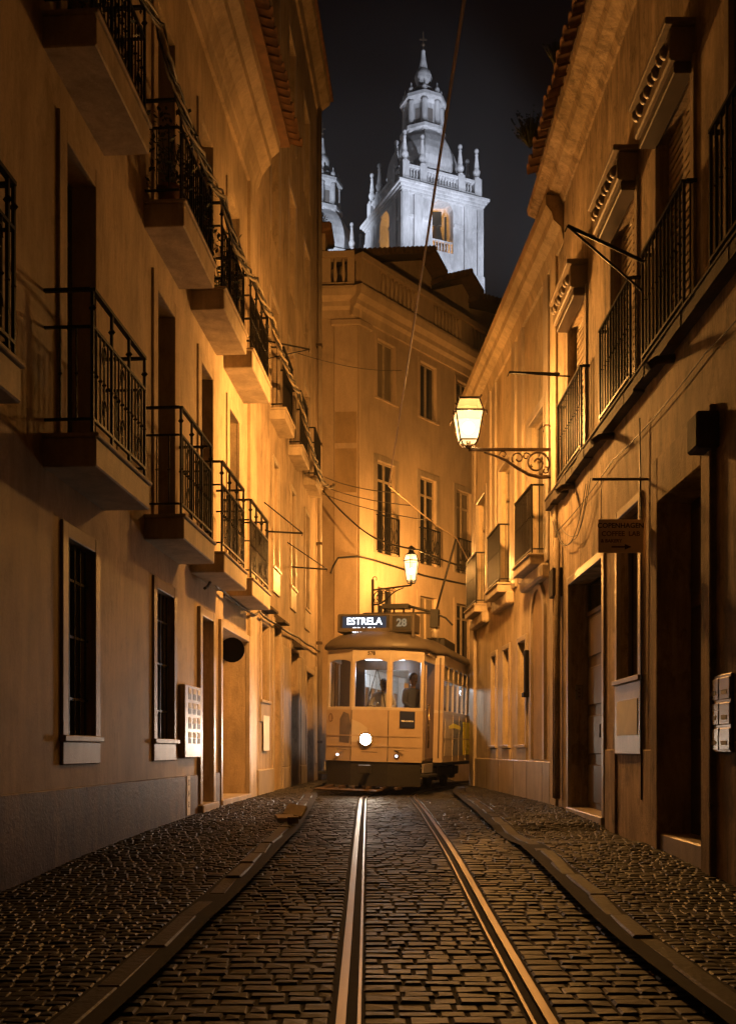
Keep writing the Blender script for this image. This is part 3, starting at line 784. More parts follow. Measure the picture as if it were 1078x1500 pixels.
for a, b in w2:
    window(F2, Q, V(a)+.001, V(b)-.001, E+3.02, E+5.3, .1, M_frame, .14, .05, M_trim, 1, .25, sill=False)
    balcony(F2, Q, V(a)-.03, V(b)+.1, .27, E+3.0, .17, 1.05, 'R')
    p = MB(F2); p.box(V(a)-.2, V(b)+.2, -.01, .14, E+2.6, E+2.825); p.build('balcony_corbel', M_slab, Q, .03)
for a, b in g2: window(F2, Q, V(a), V(b), E+.08, E+1.85, .1, M_frame, .09, .03, M_trim, 1, 0, panel=.35)
for a in (14.9,16.75,17.35,19.25,19.8,21.75):
    p = MB(F2); p.box(V(a), V(a)+.3, -.01, .05, E+2.85, QT-.15); p.build('pilaster', M_trim, Q, .012)
p = MB(F2); p.box(0, V(22.2), -.01, .04, -.5, E-.18); p.build('plinth', M_trim, Q, .012)
for a in (15.3,16.4,17.5,18.9,20.2,21.3):
    p = MB(F2); p.box(V(a)-.006, V(a)+.006, .03, .0425, .3, E-.2); p.build('plinth_joint', M_dirt, Q)
# blind arch
p = MB(F2); ua, ub = V(15.25), V(16.05); uc = (ua+ub)/2; rr = (ub-ua)/2
p.poly([(ua,.012,E-.15),(ub,.012,E-.15)]+[(uc+rr*math.cos(a),.012,E+2.05+rr*1.2*math.sin(a)) for a in [PI*k/10 for k in range(11)]]); p.build('blind_arch', M_recess, Q)
ar = MB(F2)
for k in range(10):
    a0, a1 = PI*k/10, PI*(k+1)/10
    ar.prism([(uc+rr*math.cos(a0),E+2.05+rr*1.2*math.sin(a0)),(uc+(rr+.1)*math.cos(a0),E+2.05+(rr+.1)*1.2*math.sin(a0)),(uc+(rr+.1)*math.cos(a1),E+2.05+(rr+.1)*1.2*math.sin(a1)),(uc+rr*math.cos(a1),E+2.05+rr*1.2*math.sin(a1))], 1, -.01, .05)
ar.box(ua-.1, ua, -.01, .05, E-.15, E+2.05); ar.box(ub, ub+.1, -.01, .05, E-.15, E+2.05); ar.build('arch_moulding', M_trim, Q)
cp = [(-.02,QT-.3),(.05,QT-.3),(.09,QT-.1),(.2,QT),(.22,QT+.1),(.3,QT+.2),(.31,QT+.34),(-.02,QT+.34)]
profile_run(F2, cp, -.9, V(22.0)).build('cornice', M_wallR2, Q)
rf = MB(F2); rf.prism([(.28,QT+.34),(.28,QT+.4),(-3,QT+1.3),(-6,QT+.4),(-6,QT+.3)], 0, -.85, V(21.9)); rf.build('roof', M_tileD, Q)
p = MB(F2); p.box(V(21.7), V(22.25), -.05, .07, -.5, E+2.8); p.build('pilaster', M_trim, Q, .015)

# =================================================================== HAZE (thin night mist)
hz = bpy.data.materials.new('night_mist'); hz.use_nodes = True; nt_ = hz.node_tree; nt_.nodes.clear()
ho = N(nt_, 'ShaderNodeOutputMaterial'); hv = N(nt_, 'ShaderNodeVolumePrincipled'); hv.inputs['Density'].default_value = HAZE; hv.inputs['Color'].default_value = (.85,.85,.85,1)
nt_.links.new(hv.outputs[0], ho.inputs['Volume'])
q = MB(); q.box(-80, 80, -50, 175, -3.2, 80); q.build('haze', hz, kind='stuff')
# =================================================================== CHURCH
CH = thing('church', 'floodlit white church with twin domed bell towers high above the roofs', 'church', T(3,95,20))
def arch_wall(mb, u0, u1, z0, z1, a0, a1, b0, spring, o=0, dep=1.0):
    uc, rr = (a0+a1)/2, (a1-a0)/2; N_ = 8
    mb.quad((u0,o,z0),(a0,o,z0),(a0,o,z1),(u0,o,z1)); mb.quad((a1,o,z0),(u1,o,z0),(u1,o,z1),(a1,o,z1)); mb.quad((a0,o,z0),(a1,o,z0),(a1,o,b0),(a0,o,b0))
    arc = [(uc-rr*math.cos(PI*k/N_), spring+rr*math.sin(PI*k/N_)) for k in range(N_+1)]
    for (x,z),(x2,z2) in zip(arc, arc[1:]):
        mb.quad((x,o,z),(x2,o,z2),(x2,o,z1),(x,o,z1)); mb.quad((x,o,z),(x2,o,z2),(x2,o-dep,z2),(x,o-dep,z))
    mb.quad((a0,o,b0),(a0,o-dep,b0),(a0,o-dep,spring),(a0,o,spring)); mb.quad((a1,o,b0),(a1,o-dep,b0),(a1,o-dep,spring),(a1,o,spring)); mb.quad((a0,o,b0),(a1,o,b0),(a1,o-dep,b0),(a0,o-dep,b0))
def merge(dst, src):
    o_ = len(dst.v); dst.v += src.v; dst.f += [tuple(i+o_ for i in f) for f in src.f]; dst.sm += src.sm
def tower(cx, cy, ang):
    S = 4.35; z0 = 20; zc = E+54.6
    ca, sa = math.cos(ang), math.sin(ang)
    ctr = Vector((cx,cy,0))
    faces = []
    for k in range(4):
        a = ang+k*PI/2; u = Vector((math.cos(a),math.sin(a),0)); o = Vector((math.sin(a),-math.cos(a),0))
        org = ctr+o*S-u*S; faces.append(Frame(org, (u.x,u.y), (o.x,o.y)))
    FT = Frame(ctr, (ca,sa), (sa,-ca))
    body = MB()
    for f in faces:
        q = MB(f); arch_wall(q, 0, 2*S, z0, zc, S-1.15, S+1.15, E+49, E+52.9); merge(body, q)
    tw = body.build('bell_tower', M_white, CH)
    q = MB(FT); q.box(-S+1.2, S-1.2, -S+1.2, S-1.2, E+47.0, E+48.0); q.build('belfry_floor', M_white, tw)
    for f in faces[:1]+faces[3:]:
        for a, b in ((-.12,.55),(1.15,2.05),(2*S-2.05,2*S-1.15),(2*S-.55,2*S+.12)):
            q = MB(f); q.box(a, b, -.05, .22, z0, zc-.7); q.build('pilaster', M_white, tw, .03)
        for a, b in ((.56,1.14),(2.06,S-1.2),(S+1.2,2*S-2.06),(2*S-1.14,2*S-.56)):
            q = MB(f); q.box(a, b, -.05, .13, E+51.6, E+51.95); q.build('string_course', M_white, tw, .02)
        q = MB(f); q.box(-.2, 2*S+.2, -.05, .35, E+44.5, E+47.2); q.build('tower_base', M_white, tw, .05)
        q = MB(f)
        for k in range(7): q.lathe([(.09,E+49.05),(.05,E+49.15),(.12,E+49.5),(.05,E+49.95),(.08,E+50.05)], S-1+.33*k, -.3, 6)
        q.box(S-1.14, S+1.14, -.42, -.18, E+50.05, E+50.2); q.build('belfry_railing', M_white, tw)
    cq = MB(FT)
    for h, z, zz in ((S+.15,zc-.7,zc-.45),(S+.25,zc-.45,zc-.2),(S+.42,zc-.2,zc+.05),(S+.62,zc+.05,zc+.35)): cq.box(-h, h, -h, h, z, zz)
    cq.build('cornice', M_white, tw, .04)
    for f in faces:
        zq = zc+.9
        q = MB(f); q.box(.5, 2*S-.5, -.6, -.1, zc+.35, zq+.1); q.box(.5, 2*S-.5, -.62, -.08, zq+1.1, zq+1.4)
        for a in (0.0, 1.9, 2*S-2.6, 2*S-.7): q.box(a, a+.75, -.75, .0, zc+.36, zq+1.6)
        bq = q.build('balustrade', M_white, tw, .03)
        q = MB(f)
        for k in range(22):
            u = .9+(2*S-1.8)*(k+.5)/22; q.lathe([(.1,zq+.1),(.06,zq+.22),(.14,zq+.45),(.06,zq+.95),(.1,zq+1.1)], u, -.35, 6)
        q.build('baluster', M_white, bq, kind='stuff')
        for u in (.37, 2.27, 2*S-2.23):
            q = MB(f); q.lathe([(.36,zq+1.6),(.42,zq+1.7),(.2,zq+1.85),(.36,zq+2.2),(.4,zq+2.4),(.22,zq+2.7),(.26,zq+2.8),(.13,zq+4.0),(.2,zq+4.1),(.1,zq+4.2),(.24,zq+4.45),(.2,zq+4.65),(.02,zq+4.8)], u, -.37, 8); q.build('pinnacle', M_white, tw)
    r8 = ang+PI/8
    zb = zc+1.4
    q = MB(); q.lathe([(4.15,zc+.3),(4.15,zb+.3),(4.3,zb+.35),(4.3,zb+.7),(4.0,zb+.75)], cx, cy, 8, False, r8); q.build('dome_drum', M_white, tw)
    q = MB(); q.lathe([(3.5,zb+.7),(3.7,zb+2.0),(3.72,zb+2.9),(3.55,zb+3.8),(3.2,zb+4.7),(2.75,zb+5.5),(2.3,zb+6.1),(2.0,zb+6.5)], cx, cy, 8, False, r8); q.build('dome', M_white, tw)
    zl = zb+5.0
    q = MB(); q.lathe([(2.0,zl),(2.3,zl+.15),(2.25,zl+.5),(2.1,zl+.6),(2.1,zl+1.4),(2.4,zl+1.5),(2.4,zl+1.85),(1.8,zl+1.9),(1.7,zl+4.3),(2.1,zl+4.6),(2.4,zl+4.75),(2.4,zl+5.1),(1.6,zl+5.2)], cx, cy, 8, False, r8); L_ = q.build('lantern', M_white, tw)
    for k in range(8):
        a = r8+k*PI/4; c_, s_ = math.cos(a), math.sin(a)
        q = MB(); q.lathe([(.4,zl+.6),(.42,zl+1.5),(.5,zl+1.6),(.5,zl+1.9),(.3,zl+1.95),(.32,zl+2.6),(.28,zl+4.3),(.4,zl+4.5)], cx+1.84*c_, cy+1.84*s_, 6); q.build('buttress', M_white, tw)
        q = MB(); q.lathe([(.26,zl+5.1),(.18,zl+5.3),(.3,zl+5.6),(.26,zl+5.85),(.08,zl+6.0),(.1,zl+6.3),(.02,zl+6.5)], cx+1.85*c_, cy+1.85*s_, 6); q.build('pinnacle', M_white, tw)
        a += PI/8; c_, s_ = math.cos(a), math.sin(a); fw = Frame((cx+1.62*c_, cy+1.62*s_, 0), (-s_,c_), (c_,s_))
        q = MB(fw); q.box(-.28, .28, -.05, .035, zl+2.1, zl+3.7); q.build('lantern_opening', M_grey, tw)
    q = MB(); q.lathe([(1.5,zl+5.1),(1.5,zl+5.5),(1.1,zl+5.6),(1.0,zl+6.1),(1.15,zl+6.2),(1.1,zl+6.4),(.6,zl+6.7),(.4,zl+6.9),(.8,zl+7.3),(.92,zl+7.8),(.75,zl+8.3),(.4,zl+8.6),(.46,zl+8.75),(.3,zl+9.6),(.2,zl+10.4),(.24,zl+10.5),(.06,zl+10.7)], cx, cy, 10); q.build('spire', M_white, tw)
    q = MB(); q.box(cx-.06, cx+.06, cy-.06, cy+.06, zl+10.6, zl+12.5); q.box(cx-.38, cx+.38, cy-.05, cy+.05, zl+11.65, zl+11.78); q.ball(cx, cy, zl+11.2, .2, 8, 5); q.build('cross', M_ironR, tw)
    return tw
TANG = math.radians(23)
tower(5.65, 101.4, TANG)
tower(-5.35, 116.0, TANG)
q = MB(); q.box(9.5, 40, 118, 140, 20, E+48.2); q.box(9.4, 40, 117.6, 118, E+48.2, E+48.6); q.box(9.4, 40, 117.6, 118, E+49.9, E+50.3)
nv = q.build('nave', M_white, CH)
for k in range(24):
    q = MB(); q.box(9.9+.8*k, 10.3+.8*k, 117.65, 117.95, E+48.6, E+49.9); q.build('baluster', M_white, nv)
BL = thing('bell', 'dark bronze bell hanging in the lit arch of the nearer church tower', 'bell', T(6.85,98.6,E+50.3))
q = MB(MFrame(T(6.85,98.6,0))); q.lathe([(.78,E+50.3),(.74,E+50.4),(.55,E+50.9),(.42,E+51.6),(.36,E+52.0),(.1,E+52.15)], 0, 0, 14); q.build('bell_body', M_bronze, BL)
q = MB(MFrame(T(6.85,98.6,0))); q.box(-.45, .45, -.18, .18, E+52.1, E+53.5); q.build('headstock', M_bronze, BL, .03)
q = MB(MFrame(T(6.85,98.6,0))); q.box(-.06, 1.9, -.06, .06, E+50.25, E+50.36); q.box(.75, .95, -.1, .1, E+50.2, E+53); q.build('bell_frame', M_bronze, BL)
q = MB(FR)
# floodlights on the square around the church, and the warm lamps in the belfries
COLD = (.80,.86,1.0)
spot('church_floodlight', (24,66,30), (6,100,E+58), 92000, COLD, 34, .6, .4)
spot('church_floodlight', (9,84,40), (5.3,101,E+66), 13000, COLD, 40, .6, .3)
spot('church_floodlight', (-26,72,30), (1,100,E+54), 9000, (.95,.92,.95), 30, .6, .4)
spot('church_floodlight', (-13,84,E+42), (-5.5,115,E+61), 78000, (.78,.86,1.0), 46, .6, .3)
for cx, cy in ((5.32,101.4),(-5.35,116)): point('belfry_lamp', (cx+.6,cy-1.2,E+49.6), 800, (1,.44,.08), .3)

# =================================================================== STREET LANTERNS
M_lpane = glowglass('lit_lantern_glass', (1,.68,.28), 1.9); M_lpane2 = glowglass('lit_lantern_top_glass', (1,.58,.15), .8)
M_bulb = emit('lit_bulb', (1,.66,.28), 300)
def scroll(m, cx, cz, r0, r1, a0, a1, rad, n=16):
    m.tube([((cx+(r0+(r1-r0)*k/n)*math.cos(a0+(a1-a0)*k/n)), 0, cz+(r0+(r1-r0)*k/n)*math.sin(a0+(a1-a0)*k/n)) for k in range(n+1)], rad, 5)
def lantern(label, root, L, sides, s, W, metal, smooth, octa=False):
    """root: wall point matrix, local +x points out of the wall, z up (arm at z = 0)"""
    t = thing('street_lamp', label, 'street lamp', root, 'lit street lanterns on wall brackets')
    fr = MFrame(root)
    b = MB(fr); b.box(0, L, -.02, .02, -.022, .022); b.build('bracket_arm', metal, t, .004)
    b = MB(fr); b.box(.0, .045, -.03, .03, -.62, .3); b.tube([(.02,0,.3)]+[(.02-.0+.07-.07*math.cos(a),0,.3+.07*math.sin(a)) for a in [k*PI/5 for k in range(7)]], .012, 5); b.build('wall_plate', metal, t, .004)
    b = MB(fr)
    arc = [(.045,0,-.4),(.2,0,-.41),(.36,0,-.37),(.54,0,-.27),(.7,0,-.16),(.86,0,-.09),(1.02*L/1.25,0,-.04)]
    b.tube(arc, [.03,.028,.026,.024,.022,.018,.012], 6)
    scroll(b, .24, -.2, .19, .04, PI*1.2, -PI*1.9, .016, 26); scroll(b, .52, -.13, .1, .03, -PI*.2, PI*1.9, .012, 18); scroll(b, .4, -.1, .06, .02, PI, -PI*1.2, .010, 12)
    scroll(b, .74, -.075, .06, .02, 0, PI*1.8, .009, 12); scroll(b, .12, -.31, .06, .02, PI/2, PI*2.4, .011, 12)
    b.knob(.18, 0, -.36, .03); b.knob(.33, 0, -.25, .03)
    b.build('bracket_scroll', metal, t)
    n = sides; rot = PI/n if n == 4 else 0
    zb = .12; H = (.41 if n == 4 else .62)*s; rt, rb = (.285*s, .185*s) if n == 4 else (.255*s, .16*s)
    c = L
    f = MB(fr)
    f.lathe([(.03,.02),(.05,.05),(.03,.08),(.035,zb)], c, 0, 8)
    for k in range(n):      # little curved feet
        a = 2*PI*k/n+rot; f.tube([(c+.03*math.cos(a),.03*math.sin(a),.05),(c+.12*s*math.cos(a),.12*s*math.sin(a),.05),(c+rb*math.cos(a),rb*math.sin(a),zb+.02)], .012, 4)
        x, y = math.cos(a), math.sin(a)
        f.tube([(c+rb*x,rb*y,zb),(c+rt*x,rt*y,zb+H)], .014, 4)
        x2, y2 = math.cos(a+2*PI/n), math.sin(a+2*PI/n)
        for r_, z_, q in ((rb,zb,.013),(rt,zb+H,.018)): f.tube([(c+r_*x,r_*y,z_),(c+r_*x2,r_*y2,z_)], q, 4)
        ru, zu = (rt*.74, zb+H+.185*s) if not octa else (rt*.75, zb+H*1.32)
        f.tube([(c+rt*x,rt*y,zb+H),(c+ru*x,ru*y,zu)], .012, 4); f.tube([(c+ru*x,ru*y,zu),(c+ru*x2,ru*y2,zu)], .014, 4)
        if not octa:
            f.tube([(c+rt*x,rt*y,zb+H),(c+rt*1.2*x,rt*1.2*y,zb+H-.03),(c+rt*1.25*x,rt*1.25*y,zb+H-.09)], .013, 4)
            f.tube([(c+ru*x,ru*y,zu),(c+ru*1.2*x,ru*1.2*y,zu+.04)], .013, 4)
    f.build('lantern_frame', metal, t)
    cap = MB(fr)
    if octa: cap.lathe([(ru*1.0,zu),(.08,zu+.07),(.06,zu+.14),(.13,zu+.17),(.06,zu+.22),(.02,zu+.25)], c, 0, 8, False)
    else: cap.lathe([(ru*1.02,zu+.0),(ru*1.02,zu+.025),(.05,zu+.05),(.0,zu+.06)], c, 0, 4, False, rot)
    cap.build('lantern_cap', metal, t)
    for k in range(n):
        a, a2 = 2*PI*k/n+rot, 2*PI*(k+1)/n+rot; e = .985
        p = MB(fr); p.quad(*[(c+r_*e*math.cos(x),r_*e*math.sin(x),z_) for r_, x, z_ in ((rb,a,zb),(rb,a2,zb),(rt,a2,zb+H),(rt,a,zb+H))]); p.build('glass_pane', M_lpane, t)
        p = MB(fr); p.quad(*[(c+r_*e*math.cos(x),r_*e*math.sin(x),z_) for r_, x, z_ in ((rt,a,zb+H),(rt,a2,zb+H),(ru,a2,zu),(ru,a,zu))]); p.build('roof_pane', M_lpane if octa else M_lpane2, t)
    bl = MB(fr); bl.ball(c, 0, zb+H*.5, .085*s, 14, 8); bl.build('bulb', M_bulb, t)
    lo = point('lamp_light', root @ Vector((c,0,zb+H*.5)), W, SODIUM, .14, smooth)
    return t
L1_ = lantern('lit four sided street lantern on a scrolled iron arm above the right pavement', T(2.75,14.72,E+4.46,PI), 1.26, 4, 1.0, LAMP1_W, M_ironR, 2.5)
lamp_c = Vector((2.75-1.26,14.72,E+4.46+.12+.205))
for ax, W_ in (((-.52,.68,-.22), 8000), ((.80,-.52,-.32), 3000)):     # two added spots steer the lantern's light across the street and along the pavement
    added_spot = spot('lamp_light', lamp_c, lamp_c+Vector(ax), W_, SODIUM, 180, 1.0, .14)
    added_spot.data.use_nodes = True
    lf_ = added_spot.data.node_tree.nodes.new('ShaderNodeLightFalloff'); lf_.inputs['Strength'].default_value = 1.0; lf_.inputs['Smooth'].default_value = 6.0
    added_spot.data.node_tree.links.new(lf_.outputs['Quadratic'], added_spot.data.node_tree.nodes['Emission'].inputs['Strength'])
pc = FC.P(.60, .0, E+4.42); oc = FC.o
lantern('lit rounded street lantern on the pale corner house above the tram', T(pc.x,pc.y,pc.z,math.atan2(oc.y,oc.x)), 1.34, 6, .85, LAMP2_W, M_iron, 5.0, True)
bpy.data.objects['bulb'].visible_shadow = True

# =================================================================== TRAM
YAW, ROLL = math.radians(-15), math.radians(1.5)
TM = T(.0, 18.75, zr(19)+.02) @ Matrix.Rotation(YAW,4,'Z') @ Matrix.Rotation(ROLL,4,'Y')
FT_ = MFrame(TM)
TR = thing('tram', 'yellow and cream vintage tram with a blazing headlight coming round the bend', 'tram', TM)
def TB(): return MB(FT_)
LEN = 8.3
half = [(.365,0.0),(.955,.31),(.985,1.22),(1.16,1.26),(1.16,LEN/2)]
def outline(inset=0, h=half):
    pts = [(x-inset if x > .5 else x*(1-inset*.6), y+inset) for x, y in h]
    back = [(x, LEN-y) for x, y in pts[::-1]][1:]
    rgt = pts+back
    return rgt+[(-x, y) for x, y in rgt[::-1]]
OUT = outline()
def segs(pts): return list(zip(pts, pts[1:]+pts[:1]))
def wall_strip(m, seg, z0, z1, t=.035, inset0=0.0, inset1=0.0):
    (x0,y0),(x1,y1) = seg; dx, dy = x1-x0, y1-y0; L = math.hypot(dx,dy); nx, ny = -dy/L, dx/L
    a, b = inset0/L, 1-inset1/L
    p0 = (x0+dx*a, y0+dy*a); p1 = (x0+dx*b, y0+dy*b)
    pts = [p0, p1, (p1[0]+nx*t, p1[1]+ny*t), (p0[0]+nx*t, p0[1]+ny*t)]
    m.prism(pts, 2, z0, z1)
S = segs(OUT)
is_door = lambda s: abs(abs(s[0][0])-.955) < .04 and abs(abs(s[1][0])-.985) < .04 or abs(abs(s[0][0])-.985) < .04 and abs(abs(s[1][0])-.955) < .04
b = TB()
for s in S:
    if is_door(s): continue
    wall_strip(b, s, .62, 1.60)
body = b.build('body', M_yellow, TR)
b = TB()
for s in S: wall_strip(b, s, 2.56, 2.78)
b.build('letterboard', M_cream, TR)
b = TB()
for s in S:
    if is_door(s): continue
    wall_strip(b, s, 1.595, 1.655, .06)
    (x0,y0),(x1,y1) = s
sill = b.build('window_sill', M_cream, TR, .006)
# belt mouldings on the front
b = TB()
for s in (((-.955,.31),(-.365,0)),((-.365,0),(.365,0)),((.365,0),(.955,.31))):
    (x0,y0),(x1,y1) = s; L = math.hypot(x1-x0,y1-y0); nx, ny = (y1-y0)/L*.012, -(x1-x0)/L*.012
    for z0, z1 in ((.90,.93),(1.10,1.12)): b.prism([(x0+nx,y0+ny),(x1+nx,y1+ny),(x1,y1),(x0,y0)], 2, z0, z1)
b.build('belt_moulding', M_yellow, TR)
# window posts + panes on each segment
def window_seg(s, n, z0=1.655, z1=2.56, post=.055, arch=True, drop=False):
    (x0,y0),(x1,y1) = s; dx, dy = x1-x0, y1-y0; L = math.hypot(dx,dy); ux, uy = dx/L, dy/L; nx, ny = -uy, ux
    po = TB(); pn = []
    def P2(a, t): return (x0+ux*a+nx*t, y0+uy*a+ny*t)
    for k in range(n+1):
        a = L*k/n; a0, a1 = max(0,a-post/2*(1 if 0 < k < n else 2)), min(L,a+post/2*(1 if 0 < k < n else 2))
        po.prism([P2(a0,0),P2(a1,0),P2(a1,.05),P2(a0,.05)], 2, z0, z1)
    for k in range(n):
        a0, a1 = L*k/n+post*.5, L*(k+1)/n-post*.5
        if arch:
            for q in range(6):
                f0, f1 = q/6, (q+1)/6; h0 = .06*abs(2*f0-1)**2.2; h1 = .06*abs(2*f1-1)**2.2
                if max(h0,h1) < 1e-3: continue
                A0, A1 = a0+(a1-a0)*f0, a0+(a1-a0)*f1
                i = [po.pt(*P2(A0,.005),z1), po.pt(*P2(A1,.005),z1), po.pt(*P2(A1,.005),z1-h1), po.pt(*P2(A0,.005),z1-h0)]
                po.face(i)
        pn.append((a0,a1))
        if drop: po.prism([P2(a0,.01),P2(a1,.01),P2(a1,.04),P2(a0,.04)], 2, z1-.30, z1-.26)
    w_ = po.build('window', M_cream, TR)
    for a0, a1 in pn:
        p = TB(); p.prism([P2(a0,.022),P2(a1,.022),P2(a1,.028),P2(a0,.028)], 2, z0, z1); p.build('pane', M_tglass, w_)
        if drop:
            p = TB(); p.prism([P2(a0,.028),P2(a1,.028),P2(a1,.034),P2(a0,.034)], 2, z1-.27, z1-.01); p.build('blind', M_cream, w_)
    return w_
for s in S:
    (x0,y0),(x1,y1) = s; L = math.hypot(x1-x0,y1-y0)
    if is_door(s): continue
    if L > 2: window_seg(s, 5, drop=True)
    elif L > .3: window_seg(s, 1)
    else:
        b = TB(); wall_strip(b, s, 1.655, 2.56); b.build('bulkhead', M_yellow, TR)
# folding doors, partly folded, on the right (and left) platform
for sx in (1,-1):
    for k, (ya, yb, xo) in enumerate(((.36,.62,.0),(.62,.70,-.2))):
        d = TB(); x = sx*(.95+xo*.5)
        d.box(min(x,x-sx*.035), max(x,x-sx*.035), ya, yb, .66, 1.62); 
        for a, b2_ in ((ya,ya+.04),(yb-.04,yb)): d.box(min(x,x-sx*.035), max(x,x-sx*.035), a, b2_, 1.62, 2.5)
        dd_ = d.build('door', M_yellow, TR, .004)
        p = TB(); p.box(min(x-sx*.014,x-sx*.02), max(x-sx*.014,x-sx*.02), ya+.04, yb-.04, 1.62, 2.5); p.build('pane', M_tglass, dd_)
    h = TB(); h.tube([(sx*1.0,.66,.9),(sx*1.0,.66,1.75)], .016, 6); h.build('grab_rail', M_chrome, TR)
    p = TB(); p.box(min(sx*.8,sx*1.1), max(sx*.8,sx*1.1), .34, 1.2, .34, .40); p.build('step', M_black, TR, .01)
    p = TB(); p.box(min(sx*.955,sx*.99), max(sx*.955,sx*.99), .33, 1.22, .42, .60); p.build('step_riser', M_grey, TR, .006)
# roof
rsec = [(1.055,2.76),(1.07,2.80),(1.05,2.85),(.96,2.95),(.80,3.05),(.55,3.11),(.2,3.14)]
rm = TB(); rings = []
cyc = LEN/2
for f, z in rsec:
    ins = (1.07-f)*.55
    rings.append([rm.pt(x*f/1.0, (y-cyc)*(1+.012-ins*.22)+cyc, z) for x, y in OUT])
n_ = len(OUT)
for a, b2_ in zip(rings, rings[1:]):
    for k in range(n_): rm.face([a[k],a[(k+1)%n_],b2_[(k+1)%n_],b2_[k]], True)
rm.face(rings[0][::-1]); rm.face(rings[-1]); RF = rm.build('roof', M_roof, TR)
p = TB(); p.box(-.45, .45, 3.0, 6.4, 3.13, 3.2); p.build('roof_walkway', M_wood, RF, .01)
for x in (-.85,.85):
    p = TB(); p.tube([(x,2.2,3.02),(x,2.3,3.2),(x,3.1,3.22),(x,3.3,3.02)], .015, 5); p.build('roof_handrail', M_black, RF)
p = TB(); p.box(.55, .95, 2.4, 3.6, 3.02, 3.22); p.build('resistor_box', M_black, RF, .02)
p = TB(); p.lathe([(1.1,3.3),(1.12,3.315)], .3, 2.0, 20); 
p = TB()
for k in range(4): p.tube([(-.1+.2*k,1.25,3.12),(-.1+.2*k,1.3,3.68)], .02, 5)
p.box(-.12, .42, 1.15, 1.4, 3.68, 3.77); p.tube([(-.7,1.3,3.54),(-.5,1.3,3.60),(.9,1.3,3.60),(1.15,1.3,3.5),(1.3,1.3,3.35)], .02, 5); p.tube([(.4,1.3,3.74),(1.0,1.5,3.6)], .03, 5); p.box(.86,1.02,1.2,1.4,3.3,3.66); p.build('trolley_base', M_black, RF)
p = TB(); p.lathe([(.07,3.1),(.05,3.2),(.09,3.24),(.05,3.28),(.09,3.32),(.04,3.38)], .95, 1.3, 8); p.build('insulator', M_cream, RF)
# destination box
p = TB(); p.box(-.78, .76, .30, .75, 3.10, 3.46); SB = p.build('destination_box', M_roof, TR, .02)
p = TB(); p.box(-.72, .26, .285, .31, 3.145, 3.43); p.build('blind_frame', M_black, SB)
M_sign = emit('lit_blind_ground', (.20,.21,.27), .25); M_signt = emit('lit_blind_lettering', (.85,.92,1.0), 3.0)
p = TB(); p.box(-.67, .20, .278, .288, 3.175, 3.405); p.build('blind', M_sign, SB)
RX = Matrix.Rotation(PI/2, 4, 'X')
text_mesh('lettering', 'ESTRELA', .185, M_signt, SB, TM @ T(-.235,.272,3.305) @ RX, .002, .004)
text_mesh('lettering', 'GRAÇA', .15, M_signt, SB, TM @ T(-.235,.272,3.138) @ RX, .002, .002)
p = TB(); p.box(-.72, .26, .262, .286, 3.11, 3.182); p.build('blind_lip', M_roof, SB)
p = TB(); p.box(.32, .68, .285, .31, 3.14, 3.41); p.build('route_plate', M_black, SB)
M_num = emit('route_number', (.55,.40,.22), .55)
text_mesh('lettering', '28', .2, M_num, SB, TM @ T(.50,.28,3.275) @ RX, .002, .008)
p = TB(); p.box(.70, .76, .26, .32, 3.0, 3.42); p.build('bracket', M_roof, SB, .01)
text_mesh('lettering', '578', .1, M_ink, TR, TM @ T(0,-.004,2.67) @ RX, .002, .003)
# route placard, emblem, ad on the front
fx = Frame((0,0,0),(1,0),(0,-1))
a28 = math.atan2(.31,.59)
MR = TM @ T(.365,0,0) @ Matrix.Rotation(a28,4,'Z')
p = MB(MFrame(MR)); p.box(.21, .51, -.02, -.002, 1.27, 1.585); p.build('placard', M_navy, TR, .004)
text_mesh('lettering', 'PRÉ-COMPRA', .04, M_paper, TR, MR @ T(.36,-.0225,1.40) @ RX, .001, .001)
ML = TM @ T(-.955,.31,0) @ Matrix.Rotation(-a28,4,'Z')
p = MB(MFrame(ML)); p.tube([(.12+.05*math.cos(a),-.004,1.45+.075*math.sin(a)) for a in [k*PI/8 for k in range(17)]], .009, 5); p.build('emblem', M_inkb, TR)
adm = simple('advert_print', (.12,.095,.09), .4, 0, .5, 3, 0)
p = MB(MFrame(ML)); p.poly([(.36,-.006,.98),(.62,-.006,.96),(.665,-.006,1.3),(.60,-.006,1.52),(.46,-.006,1.56),(.37,-.006,1.42)]); p.build('advert', adm, TR)
p = TB(); p.poly([(-.36,-.006,.99),(-.05,-.006,.97),(-.04,-.006,1.25),(-.18,-.006,1.35),(-.36,-.006,1.42)]); p.build('advert', M_cream, TR)
for x in (-.36,.36):
    p = TB(); p.box(x-.006, x+.006, -.006, .0, .63, 1.59); p.build('panel_seam', M_black, TR)
for xw, s_ in ((-.05,1),(.30,-1)):
    p = TB(); p.tube([(xw,-.02,1.66),(xw+.10*s_,-.03,2.12)], .009, 5); p.tube([(xw+.03*s_,-.028,1.86),(xw+.17*s_,-.028,2.36)], .007, 5); p.build('wiper', M_black, TR)
for x, z in ((-.5,.84),(.5,.84),(0,.80)):
    p = TB(); p.box(x-.16, x+.16, -.004+(.06 if x else 0), .02+(.06 if x else 0), z-.004, z+.004); p.build('panel_seam', M_black, TR)
